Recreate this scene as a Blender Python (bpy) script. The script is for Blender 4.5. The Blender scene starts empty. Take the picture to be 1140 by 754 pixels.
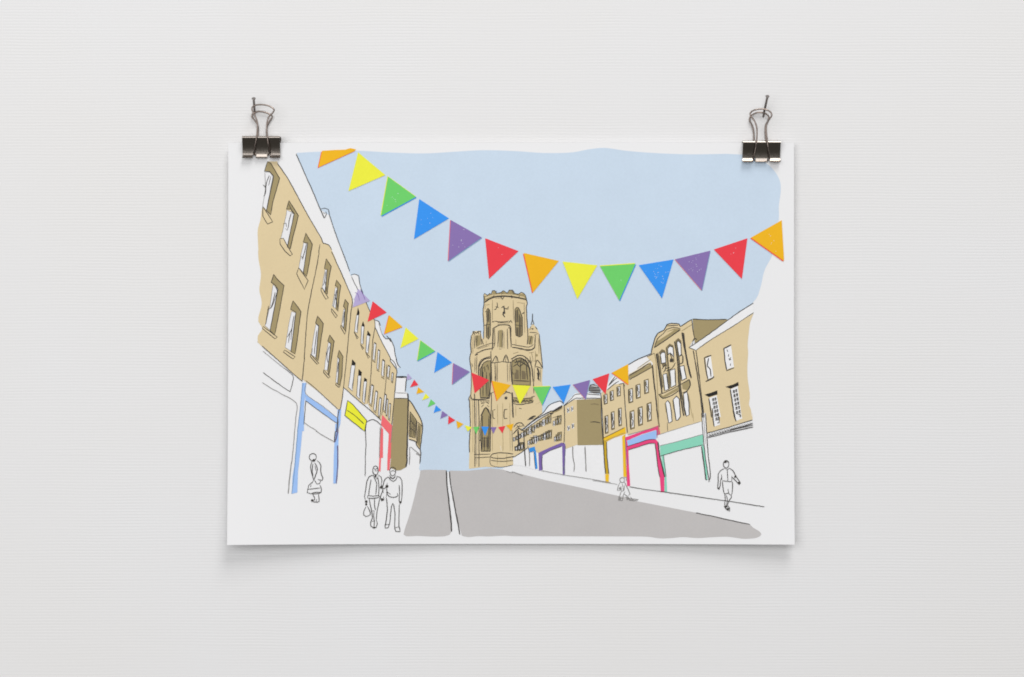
import bpy, math, random
from mathutils import Vector
from mathutils.geometry import tessellate_polygon

random.seed(7)
scene = bpy.context.scene
C = scene.collection

# ------------------------------------------------------------------ scale
# one unit "pt" of the layout below is 0.4714 mm (an A4 landscape sheet is 630 pt wide)
S = 0.297 / 630.0
CAM_D = 1.20
MM = 0.001
PF = 1.0 - 0.0042 / CAM_D          # the sheet hangs about 4 mm in front of the wall


def lin(h):
    h = h.lstrip('#')
    out = []
    for i in (0, 2, 4):
        c = int(h[i:i + 2], 16) / 255.0
        out.append(c / 12.92 if c <= 0.04045 else ((c + 0.055) / 1.055) ** 2.4)
    return (out[0], out[1], out[2], 1.0)


# ------------------------------------------------------------------ materials
def new_mat(name):
    m = bpy.data.materials.new(name)
    m.use_nodes = True
    nt = m.node_tree
    b = nt.nodes['Principled BSDF']
    return m, nt, b


def print_mat(name, hexcol, var=0.035, rough=0.85, scale=900.0):
    """flat printed ink on matt paper, with a little grain in the ink"""
    m, nt, b = new_mat(name)
    tc = nt.nodes.new('ShaderNodeTexCoord')
    n = nt.nodes.new('ShaderNodeTexNoise')
    n.inputs['Scale'].default_value = scale
    n.inputs['Detail'].default_value = 2.0
    n2 = nt.nodes.new('ShaderNodeTexNoise')
    n2.inputs['Scale'].default_value = 60.0
    n2.inputs['Detail'].default_value = 3.0
    nt.links.new(tc.outputs['Object'], n.inputs['Vector'])
    nt.links.new(tc.outputs['Object'], n2.inputs['Vector'])
    add = nt.nodes.new('ShaderNodeMath'); add.operation = 'ADD'
    nt.links.new(n.outputs['Fac'], add.inputs[0])
    nt.links.new(n2.outputs['Fac'], add.inputs[1])
    mr = nt.nodes.new('ShaderNodeMapRange')
    mr.inputs['From Min'].default_value = 0.5
    mr.inputs['From Max'].default_value = 1.5
    mr.inputs['To Min'].default_value = 1.0 - var
    mr.inputs['To Max'].default_value = 1.0 + var
    nt.links.new(add.outputs[0], mr.inputs['Value'])
    mul = nt.nodes.new('ShaderNodeVectorMath'); mul.operation = 'SCALE'
    c = lin(hexcol)
    mul.inputs[0].default_value = c[:3]
    nt.links.new(mr.outputs['Result'], mul.inputs['Scale'])
    nt.links.new(mul.outputs['Vector'], b.inputs['Base Color'])
    b.inputs['Roughness'].default_value = rough
    b.inputs['Specular IOR Level'].default_value = 0.12
    return m


HEX = dict(
    paper='E9E9EA', white='EBEBEC', sky='C7D7E7', road='BFBCBB', tan='DCC9A1', brown='A3946D', dkbrown='7C7058',
    ink='45423F', grey='8A8886', faint='A9A8A7', glass='E6E6E8',
    red='E8434D', orange='EDB526', yellow='EBEB45', green='6FCE6C', blue='3C94EE', purple='8973AE', lav='B5A9D2',
    sblue='9DBFF0', dblue='3D90DC', sign='E9E93C', coral='EE6E74', teal='8CD3BA', pink='E84A80', gold='EDC033',
    dkgold='C6A42E', plum='7B65A6', dark='2E2C2A', redge='F06048', steel='6E6A8C', speck='DDE3EC', cool='7A9CC0')
MAT = {k: print_mat('ink_' + k, v) for k, v in HEX.items() if k != 'paper'}
MAT['tan'] = print_mat('ink_tan', HEX['tan'], 0.03)


def paper_mat():
    m, nt, b = new_mat('matt_paper')
    tc = nt.nodes.new('ShaderNodeTexCoord')
    n = nt.nodes.new('ShaderNodeTexNoise')
    n.inputs['Scale'].default_value = 1400.0
    n.inputs['Detail'].default_value = 3.0
    nt.links.new(tc.outputs['Object'], n.inputs['Vector'])
    bp = nt.nodes.new('ShaderNodeBump')
    bp.inputs['Strength'].default_value = 0.08
    bp.inputs['Distance'].default_value = 0.0002
    nt.links.new(n.outputs['Fac'], bp.inputs['Height'])
    nt.links.new(bp.outputs['Normal'], b.inputs['Normal'])
    b.inputs['Base Color'].default_value = lin(HEX['paper'])
    b.inputs['Roughness'].default_value = 0.8
    b.inputs['Specular IOR Level'].default_value = 0.12
    return m


def wall_mat():
    """white wall covering with a fine irregular horizontal rib"""
    m, nt, b = new_mat('ribbed_white_wall')
    L = nt.links.new
    tc = nt.nodes.new('ShaderNodeTexCoord')

    def noise(sx, sz, detail=2.0, rough=0.5):
        mp = nt.nodes.new('ShaderNodeMapping')
        mp.inputs['Scale'].default_value = (sx, 1.0, sz)
        L(tc.outputs['Object'], mp.inputs['Vector'])
        n = nt.nodes.new('ShaderNodeTexNoise')
        n.inputs['Scale'].default_value = 1.0
        n.inputs['Detail'].default_value = detail
        n.inputs['Roughness'].default_value = rough
        L(mp.outputs['Vector'], n.inputs['Vector'])
        return n

    def math(op, a, bb):
        k = nt.nodes.new('ShaderNodeMath'); k.operation = op
        for i, v in enumerate((a, bb)):
            if hasattr(v, 'is_linked'):
                L(v, k.inputs[i])
            else:
                k.inputs[i].default_value = v
        return k.outputs[0]

    # regular rib, gently wandering
    sep = nt.nodes.new('ShaderNodeSeparateXYZ')
    L(tc.outputs['Object'], sep.inputs[0])
    wander = noise(14.0, 22.0, 2.0)
    z = math('ADD', math('MULTIPLY', sep.outputs['Z'], 2 * 3.14159 / 0.00155), math('MULTIPLY', wander.outputs['Fac'], 9.0))
    rib = math('MULTIPLY', math('SINE', z, 0.0), 0.5)
    thread = noise(24.0, 900.0, 2.0, 0.55)         # long thin streaks along the rib
    patch = noise(26.0, 26.0, 2.0)                # rib is clearer in some places
    amp = math('MULTIPLY', rib, math('ADD', patch.outputs['Fac'], 0.1))
    h = math('ADD', amp, math('MULTIPLY', thread.outputs['Fac'], 1.0))
    weft = noise(820.0, 60.0, 1.0)
    h = math('ADD', h, math('MULTIPLY', weft.outputs['Fac'], 0.45))
    grain = noise(1500.0, 1500.0, 2.0)
    h = math('ADD', h, math('MULTIPLY', grain.outputs['Fac'], 0.08))
    bp = nt.nodes.new('ShaderNodeBump')
    bp.inputs['Strength'].default_value = 0.30
    bp.inputs['Distance'].default_value = 0.000145
    L(h, bp.inputs['Height'])
    L(bp.outputs['Normal'], b.inputs['Normal'])
    # faint warm/cool mottling of the covering
    big = noise(5.0, 7.0, 3.0)
    cr = nt.nodes.new('ShaderNodeValToRGB')
    cr.color_ramp.elements[0].position = 0.3
    cr.color_ramp.elements[1].position = 0.7
    cr.color_ramp.elements[0].color = lin('E2E1E0')
    cr.color_ramp.elements[1].color = lin('E3E3E4')
    L(big.outputs['Fac'], cr.inputs['Fac'])
    L(cr.outputs['Color'], b.inputs['Base Color'])
    b.inputs['Roughness'].default_value = 0.75
    b.inputs['Specular IOR Level'].default_value = 0.15
    return m


def metal_mat(name, col, rough, noise_scale=700.0):
    m, nt, b = new_mat(name)
    tc = nt.nodes.new('ShaderNodeTexCoord')
    n = nt.nodes.new('ShaderNodeTexNoise')
    n.inputs['Scale'].default_value = noise_scale
    n.inputs['Detail'].default_value = 3.0
    nt.links.new(tc.outputs['Object'], n.inputs['Vector'])
    mr = nt.nodes.new('ShaderNodeMapRange')
    mr.inputs['To Min'].default_value = rough * 0.7
    mr.inputs['To Max'].default_value = rough * 1.4
    nt.links.new(n.outputs['Fac'], mr.inputs['Value'])
    nt.links.new(mr.outputs['Result'], b.inputs['Roughness'])
    b.inputs['Base Color'].default_value = lin(col)
    b.inputs['Metallic'].default_value = 1.0
    return m


M_PAPER = paper_mat()
M_WALL = wall_mat()
M_CLIP = metal_mat('nickel_plate', 'A89F97', 0.16)
M_WIRE = metal_mat('nickel_wire', '857972', 0.2)
M_NAIL = metal_mat('dull_steel', '8C8683', 0.36)


# ------------------------------------------------------------------ the hanging sheet
def sst(t):
    t = max(0.0, min(1.0, t))
    return t * t * (3 - 2 * t)


X0, X1, Y0, Y1 = 254.0, 884.0, 159.0, 606.0


def sheet_depth(x, y):
    """distance of the sheet from the wall, in mm: held at the clips, bottom corners curl forward"""
    u = (x - X0) / (X1 - X0); v = (y - Y0) / (Y1 - Y0)
    d = 4.0 - 1.6 * sst((v - 0.15) / 0.85)
    a = max(0.0, (v - 0.25) / 0.75)
    l = max(0.0, 1 - u / 0.46); r = max(0.0, (u - 0.56) / 0.44)
    d += 6.0 * a * a * l * l + 4.6 * a * a * r * r
    d -= 0.4 * math.sin(u * math.pi) * (1 - v)
    d += 0.5 * sst(1 - u / 0.2) * sst(v / 0.8)
    return d


STEP = 0.035  # mm between printed layers


def sheet_point(x, y, lift=0.0):
    return Vector(((x - 570) * S * PF, -(sheet_depth(x, y) + lift) * MM, (377 - y) * S * PF))


def sheet_normal(x, y):
    e = 1.0
    a = sheet_point(x + e, y) - sheet_point(x - e, y)
    b = sheet_point(x, y + e) - sheet_point(x, y - e)
    n = b.cross(a)
    n.normalize()
    if n.y > 0:
        n = -n
    return n


GRID = 7.0


def clip_half(poly, axis, val, keep_less):
    out = []
    n = len(poly)
    for i in range(n):
        a, b = poly[i], poly[(i + 1) % n]
        ia = (a[axis] <= val) if keep_less else (a[axis] >= val)
        ib = (b[axis] <= val) if keep_less else (b[axis] >= val)
        if ia:
            out.append(a)
        if ia != ib:
            t = (val - a[axis]) / (b[axis] - a[axis])
            out.append((a[0] + t * (b[0] - a[0]), a[1] + t * (b[1] - a[1])))
    return out


def cells(tri):
    res = []
    xs = [p[0] for p in tri]
    i0, i1 = math.floor(min(xs) / GRID), math.floor(max(xs) / GRID)
    for i in range(i0, i1 + 1):
        p = tri if i == i0 and i == i1 else clip_half(clip_half(tri, 0, i * GRID, False), 0, (i + 1) * GRID, True)
        if len(p) < 3:
            continue
        ys = [q[1] for q in p]
        j0, j1 = math.floor(min(ys) / GRID), math.floor(max(ys) / GRID)
        for j in range(j0, j1 + 1):
            q = p if j0 == j1 else clip_half(clip_half(p, 1, j * GRID, False), 1, (j + 1) * GRID, True)
            if len(q) >= 3:
                res.append(q)
    return res


def smooth(pts, closed=False, step=2.5):
    """Catmull-Rom through the points"""
    n = len(pts)
    if n < 3:
        return list(pts)
    out = []
    rng = range(n) if closed else range(n - 1)
    for i in rng:
        p1, p2 = pts[i], pts[(i + 1) % n]
        p0 = pts[(i - 1) % n] if (closed or i > 0) else p1
        p3 = pts[(i + 2) % n] if (closed or i + 2 < n) else p2
        k = max(1, int(math.dist(p1, p2) / step))
        for s in range(k):
            t = s / k
            q = []
            for a in (0, 1):
                q.append(0.5 * (2 * p1[a] + (p2[a] - p0[a]) * t + (2 * p0[a] - 5 * p1[a] + 4 * p2[a] - p3[a]) * t * t
                                + (3 * p1[a] - p0[a] - 3 * p2[a] + p3[a]) * t ** 3))
            out.append(tuple(q))
    if not closed:
        out.append(pts[-1])
    return out


def densify(pts, step=4.0):
    out = [pts[0]]
    for a, b in zip(pts, pts[1:]):
        k = max(1, int(math.dist(a, b) / step))
        for s in range(1, k + 1):
            t = s / k
            out.append((a[0] + (b[0] - a[0]) * t, a[1] + (b[1] - a[1]) * t))
    return out


_jit = [0]


class Pen:
    """collects printed shapes; build() links them as ONE mesh that follows the sheet"""

    def __init__(self):
        self.v = []; self.n = []; self.f = []; self.m = []; self.mats = []

    def mi(self, name):
        if name not in self.mats:
            self.mats.append(name)
        return self.mats.index(name)

    def _face(self, pts, lift, mi):
        base = len(self.v)
        ar = 0.0
        for i in range(len(pts)):
            a, b = pts[i], pts[(i + 1) % len(pts)]
            ar += a[0] * b[1] - b[0] * a[1]
        if abs(ar) < 1e-6:
            return
        if ar > 0:
            pts = pts[::-1]
        for p in pts:
            self.v.append(sheet_point(p[0], p[1], lift))
            self.n.append(sheet_normal(p[0], p[1]))
        self.f.append(tuple(range(base, base + len(pts))))
        self.m.append(mi)

    def poly(self, pts, mat, lvl, rounded=False):
        _jit[0] += 1
        lift = lvl * STEP + (_jit[0] % 9) * 0.0018
        if rounded:
            pts = smooth(pts, True)
        mi = self.mi(mat)
        tris = tessellate_polygon([[Vector((p[0], p[1], 0)) for p in pts]])
        for t in tris:
            tri = [tuple(pts[i]) for i in t]
            for c in cells(tri):
                self._face(c, lift, mi)
        return self

    def line(self, pts, w=1.0, mat='ink', lvl=6, curve=True, closed=False, taper=True):
        _jit[0] += 1
        lift = lvl * STEP + (_jit[0] % 17) * 0.0012
        if closed:
            pts = list(pts) + [pts[0]]
        p = smooth(pts) if curve and len(pts) > 2 else list(pts)
        p = densify(p)
        if len(p) > 3:
            p = [p[0]] + [(q[0] + random.uniform(-.15, .15), q[1] + random.uniform(-.15, .15)) for q in p[1:-1]] + [p[-1]]
        mi = self.mi(mat)
        L = []; R = []
        w *= 0.9
        ww = w
        for i, q in enumerate(p):
            a = p[max(0, i - 1)]; b = p[min(len(p) - 1, i + 1)]
            dx, dy = b[0] - a[0], b[1] - a[1]
            d = math.hypot(dx, dy) or 1.0
            nx, ny = -dy / d, dx / d
            ww = 0.6 * ww + 0.4 * w * random.uniform(0.72, 1.28)
            h = ww / 2
            if taper and (i == 0 or i == len(p) - 1):
                h *= 0.6
            L.append((q[0] + nx * h, q[1] + ny * h)); R.append((q[0] - nx * h, q[1] - ny * h))
        for i in range(len(p) - 1):
            self._face([L[i], L[i + 1], R[i + 1], R[i]], lift, mi)
        return self

    def outline(self, pts, mat, lvl, w=0.9, ink='ink', ilvl=6):
        self.poly(pts, mat, lvl)
        self.line(pts, w, ink, ilvl, curve=False, closed=True)
        return self

    def dot(self, c, r, mat='ink', lvl=6, ry=None):
        ry = ry or r
        pts = [(c[0] + r * math.cos(a) * random.uniform(.85, 1.1), c[1] + ry * math.sin(a) * random.uniform(.85, 1.1))
               for a in [i * math.pi / 5 for i in range(10)]]
        return self.poly(pts, mat, lvl)

    def build(self, name, parent=None, label=None):
        me = bpy.data.meshes.new(name)
        me.from_pydata(self.v, [], self.f)
        for k in self.mats:
            me.materials.append(MAT[k])
        me.polygons.foreach_set('material_index', self.m)
        me.polygons.foreach_set('use_smooth', [True] * len(self.f))
        me.normals_split_custom_set_from_vertices(self.n)
        o = bpy.data.objects.new(name, me)
        C.objects.link(o)
        o.parent = parent
        if label:
            o['label'] = label
        return o


def T(x0, y0, k):
    """a small drafting sheet: its own origin and scale on the print"""
    def f(*a):
        return [(x0 + a[i] / k, y0 + a[i + 1] / k) for i in range(0, len(a), 2)]
    return f


tA = T(280, 170, 6.283); tB = T(280, 280, 6.283); tC = T(280, 380, 7.54); tD = T(300, 480, 7.54)
tE = T(370, 400, 6.855); tF = T(390, 505, 7.93); tG = T(510, 315, 6.855); tH = T(510, 415, 6.855)
tI = T(560, 420, 6.283); tJ = T(660, 380, 6.855); tK = T(660, 460, 6.855); tL = T(720, 335, 5.8)
tM = T(730, 460, 5.8); tN = T(330, 280, 6.283); tO = T(340, 155, 5.8); tP = T(450, 205, 5.8)
tQ = T(570, 235, 4.7125); tR = T(700, 150, 3.77); tS = T(390, 320, 4.7125); tU = T(440, 400, 7.125)
tV = T(430, 480, 5.386); tW = T(320, 150, 1.9655); tX = T(700, 540, 4.957)


def empty(name, loc=(0, 0, 0), parent=None):
    o = bpy.data.objects.new(name, None)
    o.empty_display_size = 0.02
    C.objects.link(o)
    o.location = loc
    o.parent = parent
    return o


def tag(o, label, cat, group=None, kind=None):
    o['label'] = label
    o['category'] = cat
    if group:
        o['group'] = group
    if kind:
        o['kind'] = kind


def mesh_obj(name, verts, faces, mat, parent=None, smooth_shade=False):
    me = bpy.data.meshes.new(name)
    me.from_pydata(verts, [], faces)
    me.materials.append(mat)
    if smooth_shade:
        me.polygons.foreach_set('use_smooth', [True] * len(faces))
    o = bpy.data.objects.new(name, me)
    C.objects.link(o)
    o.parent = parent
    return o


# ------------------------------------------------------------------ wall
W = 0.60; Hh = 0.45
wall = mesh_obj('wall', [(-W, 0, -Hh), (W, 0, -Hh), (W, 0, Hh), (-W, 0, Hh), (-W, .02, -Hh), (W, .02, -Hh), (W, .02, Hh), (-W, .02, Hh)],
                [(0, 1, 2, 3), (5, 4, 7, 6), (4, 0, 3, 7), (1, 5, 6, 2), (3, 2, 6, 7), (4, 5, 1, 0)], M_WALL)
wall['kind'] = 'structure'
wall['label'] = 'white wall covering with a fine horizontal rib'

# ------------------------------------------------------------------ art print
art = empty('art_print', (0, -0.004, (377 - 606) * S))
tag(art, 'unframed white art print of a sloping shopping street with bunting, hung from two clips', 'art print')

# the sheet of paper, with real thickness
nx, nz = 90, 64
vs = []; fs = []
TH = 0.22
for side in (0, 1):
    for j in range(nz + 1):
        for i in range(nx + 1):
            x = X0 + (X1 - X0) * i / nx; y = Y0 + (Y1 - Y0) * j / nz
            vs.append(sheet_point(x, y, -TH * side))
N1 = (nx + 1) * (nz + 1)
for j in range(nz):
    for i in range(nx):
        a = j * (nx + 1) + i
        fs.append((a, a + nx + 1, a + nx + 2, a + 1))
        fs.append((N1 + a, N1 + a + 1, N1 + a + nx + 2, N1 + a + nx + 1))
top = [i for i in range(nx + 1)]
bot = [nz * (nx + 1) + i for i in range(nx + 1)]
lef = [j * (nx + 1) for j in range(nz + 1)]
rig = [j * (nx + 1) + nx for j in range(nz + 1)]
for seq, flip in ((top, 0), (bot, 1), (lef, 1), (rig, 0)):
    for a, b in zip(seq, seq[1:]):
        k0 = len(vs)
        vs += [vs[a], vs[b], vs[b + N1], vs[a + N1]]      # own vertices: a crisp cut edge
        q = (k0, k0 + 1, k0 + 2, k0 + 3)
        fs.append(q if not flip else q[::-1])
me_paper = bpy.data.meshes.new('paper')
me_paper.from_pydata([tuple(v) for v in vs], [], fs)
me_paper.materials.append(M_PAPER)
o_paper = bpy.data.objects.new('paper', me_paper)
C.objects.link(o_paper)
nf = nx * nz * 2
me_paper.polygons.foreach_set('use_smooth', [i < nf for i in range(len(fs))])
bpy.context.view_layer.update()
ART_INV = None


def attach(o):
    """hang a printed shape (built in place) on the print"""
    o.parent = art
    o.matrix_parent_inverse = ART_INV
    return o


bpy.context.view_layer.update()
ART_INV = art.matrix_world.inverted()
attach(o_paper)

# ---- sky
p = Pen()
top_edge = tW(20, 40, 75, 37, 150, 35, 225, 39, 300, 41, 370, 37, 430, 34, 500, 36, 560, 40, 620, 39, 660, 32, 695, 29, 740, 35, 800, 40, 880, 43, 960, 42)
sky = smooth(top_edge) + smooth(tR(480, 84, 560, 110, 605, 145, 633, 190, 638, 235, 630, 300, 630, 350, 618, 430, 605, 500, 570, 570, 556, 630, 540, 680, 520, 705))
sky += tL(690, 15, 515, 140, 300, 220, 60, 360) + tJ(300, 250, 100, 380) + tI(600, 160, 420, 260, 200, 400, 40, 560, 0, 640)
sky += tV(520, 250, 490, 245, 360, 245, 205, 245)
sky += tF(606, 135, 618, 60, 624, 0) + tE(668, 690, 680, 500, 600, 420, 500, 300, 470, 90, 440, 0) + tN(690, 754, 600, 640, 500, 440, 440, 280, 375, 160, 322, 5) + tA(655, 740, 600, 600, 545, 440, 480, 398, 370, 140, 316, 8)
p.poly(sky, 'sky', 1)
attach(p.build('printed_sky', label='flat pale blue printed sky with a ragged painted edge'))

# ---- road
p = Pen()
p.poly(smooth(tV(205, 236, 250, 233, 360, 235)) + tV(372, 400, 384, 520, 391, 603) + smooth(tV(380, 622, 350, 632, 270, 634, 190, 630, 120, 632, 103, 622)) + smooth(tV(110, 590, 140, 500, 165, 410, 185, 320, 198, 275, 205, 236)), 'road', 1.5)
right = tV(380, 238, 480, 240, 560, 232, 620, 224, 700, 232, 740, 247) + tI(100, 672, 300, 722) + tK(0, 590, 190, 632, 350, 662) + tX(0, 82, 370, 153, 540, 190, 668, 217)
right += smooth(tX(668, 217, 685, 235, 715, 252, 730, 272, 705, 290, 640, 296, 600, 292, 540, 285, 460, 288, 380, 293, 300, 288, 230, 294, 170, 295, 100, 286, 0, 285))
right += smooth(tV(760, 632, 700, 629, 620, 633, 550, 632, 490, 637, 452, 628)) + tV(430, 540, 405, 410, 388, 300)
p.poly(right, 'road', 1.6)
p.line(tV(360, 238, 365, 330, 376, 430, 388, 540, 391, 604), 1.5)
p.line(tV(378, 243, 388, 330, 413, 470, 430, 560, 441, 622), 1.5)
p.line(tX(668, 217, 620, 207, 540, 190, 480, 176, 370, 154), 0.9)
p.line(tK(350, 660, 300, 655, 250, 640), 0.7, 'grey')
p.line(tV(720, 240, 740, 247, 760, 250) + tI(60, 660, 140, 690), 0.7, 'grey')
attach(p.build('printed_road', label='flat grey printed road with a white centre strip'))

# ---- pavement lines
p = Pen()
p.line(tI(270, 655, 430, 685, 560, 705, 754, 738), 0.7, 'grey')
p.line(tK(0, 515, 100, 530, 190, 545), 0.7, 'grey')
p.line(tK(280, 563, 400, 583, 560, 605, 750, 632), 0.9)
p.line(tM(130, 520, 300, 545, 500, 573, 700, 604), 0.9)
attach(p.build('pavement_edge', label='thin ink line along the back of the right pavement'))


def window(parent, reveal, glass, sill=None, marks=(), w=0.9):
    q = Pen()
    if reveal:
        q.outline(reveal, 'brown', 4, w)
    if glass:
        q.poly(glass, 'glass', 5)
        q.line(glass, 0.6, 'grey', 5.6, curve=False, closed=True)
    if sill:
        q.poly(sill, 'tan', 5.2)
        q.line(sill, 0.9, 'ink', 6, curve=False, closed=True)
    for mk in marks:
        q.line(mk, 0.9, 'ink', 6)
    o = q.build('window')
    o.parent = parent
    return o


# ---- left row: first house
p = Pen()
h1 = tA(118, 62, 180, 62, 185, 80, 260, 192, 370, 395, 490, 600, 500, 632, 478, 645) + tB(475, 5, 455, 110, 415, 300, 390, 450, 377, 620, 370, 754) + tC(446, 130, 425, 335, 325, 250, 200, 140, 85, 42, 50, 5)
h1 += smooth(tB(45, 640, 45, 590, 75, 540, 48, 490, 48, 460, 70, 380, 68, 330, 55, 265, 66, 160, 50, 60, 46, 0)) + smooth(tA(48, 680, 45, 620, 44, 540, 62, 470, 72, 400, 78, 375)) + tA(105, 405, 140, 180, 112, 130)
p.poly(h1, 'tan', 3)
p.line(tA(180, 75, 262, 195, 370, 395, 430, 500, 490, 602, 500, 632, 540, 645, 560, 680), 0.9)
p.line(tA(478, 642, 470, 700) + tB(472, 10, 455, 110, 415, 300, 390, 450, 377, 620, 368, 754) + tC(445, 130, 425, 332), 0.9)
p.line(tC(88, 40, 200, 138, 325, 250, 428, 340), 0.9)
p.line(tC(95, 82, 180, 150, 270, 225), 0.7, 'grey')
p.line(tC(270, 222, 345, 285, 348, 330, 325, 425), 0.8)
p.line(tC(325, 425, 230, 360, 160, 310, 98, 262), 0.8)
p.line(tC(90, 345, 150, 385, 240, 435, 375, 520, 372, 640, 362, 760) + tD(195, 200, 175, 330, 158, 525), 0.8, 'grey')
p.line(tD(212, 0, 195, 200, 178, 330, 160, 525), 0.9, 'grey')
H = attach(p.build('printed_house', label='tan printed house at the near end of the left row'))
window(H, tA(112, 62, 90, 130, 125, 132, 155, 165, 105, 405, 135, 436, 150, 340, 197, 180, 135, 75), tA(93, 137, 128, 137, 150, 166, 104, 402, 78, 375, 100, 250),
       tA(78, 380, 110, 425, 148, 485, 112, 500, 80, 445), (tA(125, 160, 105, 210, 100, 250, 92, 300), tA(80, 225, 100, 250, 95, 290, 85, 305), tA(135, 165, 120, 230)))
window(H, tA(262, 335, 245, 395, 275, 395, 298, 425, 250, 660, 272, 672, 285, 610, 328, 440), tA(246, 402, 285, 418, 297, 432, 250, 652, 206, 598, 245, 430),
       tA(198, 602, 222, 600, 285, 712, 270, 722, 235, 690, 200, 640), (tA(278, 420, 262, 480, 258, 520, 248, 545, 236, 530), tA(222, 500, 240, 492, 246, 520), tA(262, 360, 290, 430)))
window(H, tB(380, -129, 362, -66, 392, -59, 362, 150, 385, 175, 398, 110, 425, -50), tB(364, -60, 391, -52, 362, 148, 331, 114, 347, 20), tB(330, 115, 395, 205, 370, 265, 315, 155),
       (tB(385, -55, 372, 0, 360, 40, 350, 50), tB(345, 35, 362, 42, 355, 60), tB(380, -30, 366, 20)))
window(H, tB(155, 160, 138, 215, 165, 235, 185, 265, 130, 555, 162, 585, 190, 450, 227, 240, 180, 195), tB(150, 232, 184, 268, 130, 552, 95, 520, 130, 380), tB(82, 525, 180, 600, 165, 612, 76, 538),
       (tB(168, 250, 180, 275, 160, 340, 140, 390, 110, 410), tB(120, 380, 108, 450, 100, 510), tB(165, 285, 150, 350, 135, 400)))
window(H, tB(290, 345, 272, 405, 310, 425, 275, 700, 305, 718, 322, 600, 345, 420, 310, 370), tB(280, 420, 308, 431, 276, 698, 236, 670, 262, 500), tB(232, 690, 305, 738, 290, 752, 222, 704),
       (tB(296, 450, 282, 540, 262, 580, 250, 600), tB(270, 560, 258, 640), tB(285, 520, 275, 620)))

# ---- left row: blue-framed house
p = Pen()
p.poly(tA(478, 645, 500, 632, 540, 645, 560, 680, 590, 748) + tN(290, 100, 340, 210, 388, 325, 392, 345, 385, 400, 375, 480, 360, 640, 350, 754) + tE(95, 120, 75, 300, 58, 388) + tC(725, 572, 600, 455, 430, 322, 446, 130) + tB(370, 754, 377, 620, 390, 450, 415, 300, 455, 110, 475, 5), 'tan', 3.1)
p.line(tN(245, 0, 290, 100, 340, 210, 388, 325, 392, 350, 385, 400, 375, 480, 360, 640, 350, 754) + tE(95, 120, 75, 300, 58, 388), 0.9)
p.line(tC(455, 330, 520, 382, 600, 455, 725, 572), 0.8)
p.line(tC(440, 680, 480, 710, 550, 754) + tD(390, 0, 470, 50, 550, 95), 0.8, 'grey')
H = attach(p.build('printed_house', label='tan printed house above the pale blue shop frame'))
window(H, tN(208, 50, 195, 120, 215, 125, 200, 290, 215, 300, 225, 200, 243, 105), tN(200, 127, 213, 130, 206, 230, 197, 290, 180, 250), tN(172, 255, 185, 262, 222, 325, 205, 335, 172, 275), (tN(205, 140, 195, 220, 185, 240), tN(200, 210, 212, 280)))
window(H, tN(280, 200, 270, 240, 288, 250, 275, 400, 290, 420, 300, 300, 310, 240), tN(272, 250, 285, 260, 274, 400, 250, 380, 262, 320), tN(245, 400, 285, 450, 275, 465, 245, 420), (tN(280, 270, 270, 330, 258, 390), tN(268, 300, 290, 400)))
window(H, tN(340, 335, 328, 385, 340, 400, 330, 540, 345, 560, 352, 450, 362, 365), tN(330, 402, 340, 410, 330, 540, 316, 510), tN(310, 515, 345, 560, 338, 580, 310, 530), (tN(335, 420, 325, 500),))
window(H, tC(554, -212, 537, -154, 563, -130, 540, 145, 558, 165, 578, 20, 603, -148), tC(540, -143, 561, -125, 540, 140, 500, 110, 515, 0), tC(495, 110, 565, 185, 550, 193, 495, 130), (tC(548, -90, 535, 20, 525, 110), tC(510, 60, 505, 120)))
window(H, tC(656, -53, 640, 0, 665, 20, 640, 250, 650, 290, 690, 20, 695, 2), tC(645, 10, 664, 22, 635, 245, 610, 240, 625, 120), tC(605, 240, 660, 300, 645, 310, 605, 262), (tC(655, 40, 632, 110, 640, 180), tC(625, 90, 635, 140)))
window(H, tE(51, -69, 38, -20, 52, 0, 40, 190, 55, 210, 72, 130, 80, -20), tE(40, -15, 52, 5, 40, 185, 25, 175, 35, 60), tE(26, 183, 60, 200, 52, 216, 26, 196), (tE(45, 20, 38, 100),))
q = Pen()
q.poly(tC(425, 350, 460, 350, 447, 480, 440, 560, 440, 754, 390, 754, 410, 560) + [], 'sblue', 4)
q.poly(tD(240, 0, 275, 0, 262, 150, 240, 340, 235, 515, 190, 525, 195, 380, 225, 200), 'sblue', 4.2)
q.poly(tC(450, 445, 590, 545, 722, 648, 722, 692, 590, 598, 452, 500), 'sblue', 4.4)
q.poly(tC(722, 575, 752, 570, 745, 690, 725, 760, 712, 754), 'sblue', 4)
q.poly(tD(552, -60, 580, -60, 578, 100, 578, 300, 565, 440, 535, 440, 540, 200), 'sblue', 4)
q.line(tC(430, 350, 420, 450, 405, 600, 388, 754) + tD(210, 330, 188, 525), 0.9, 'cool')
q.line(tC(455, 500, 448, 600, 440, 680, 440, 700), 0.8)
q.line(tC(455, 500, 590, 600, 718, 690), 0.7)
q.line(tC(460, 350, 455, 440, 590, 540, 720, 645), 0.6, 'grey')
q.line(tC(735, 570, 722, 660, 715, 754) + tD(552, 10, 545, 95), 1.3)
q.line(tD(575, -20, 560, 60, 548, 95), 1.6, 'steel')
q.line(tD(572, 120, 572, 280, 560, 440), 1.5, 'steel')
q.build('shop_frame').parent = H
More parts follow.
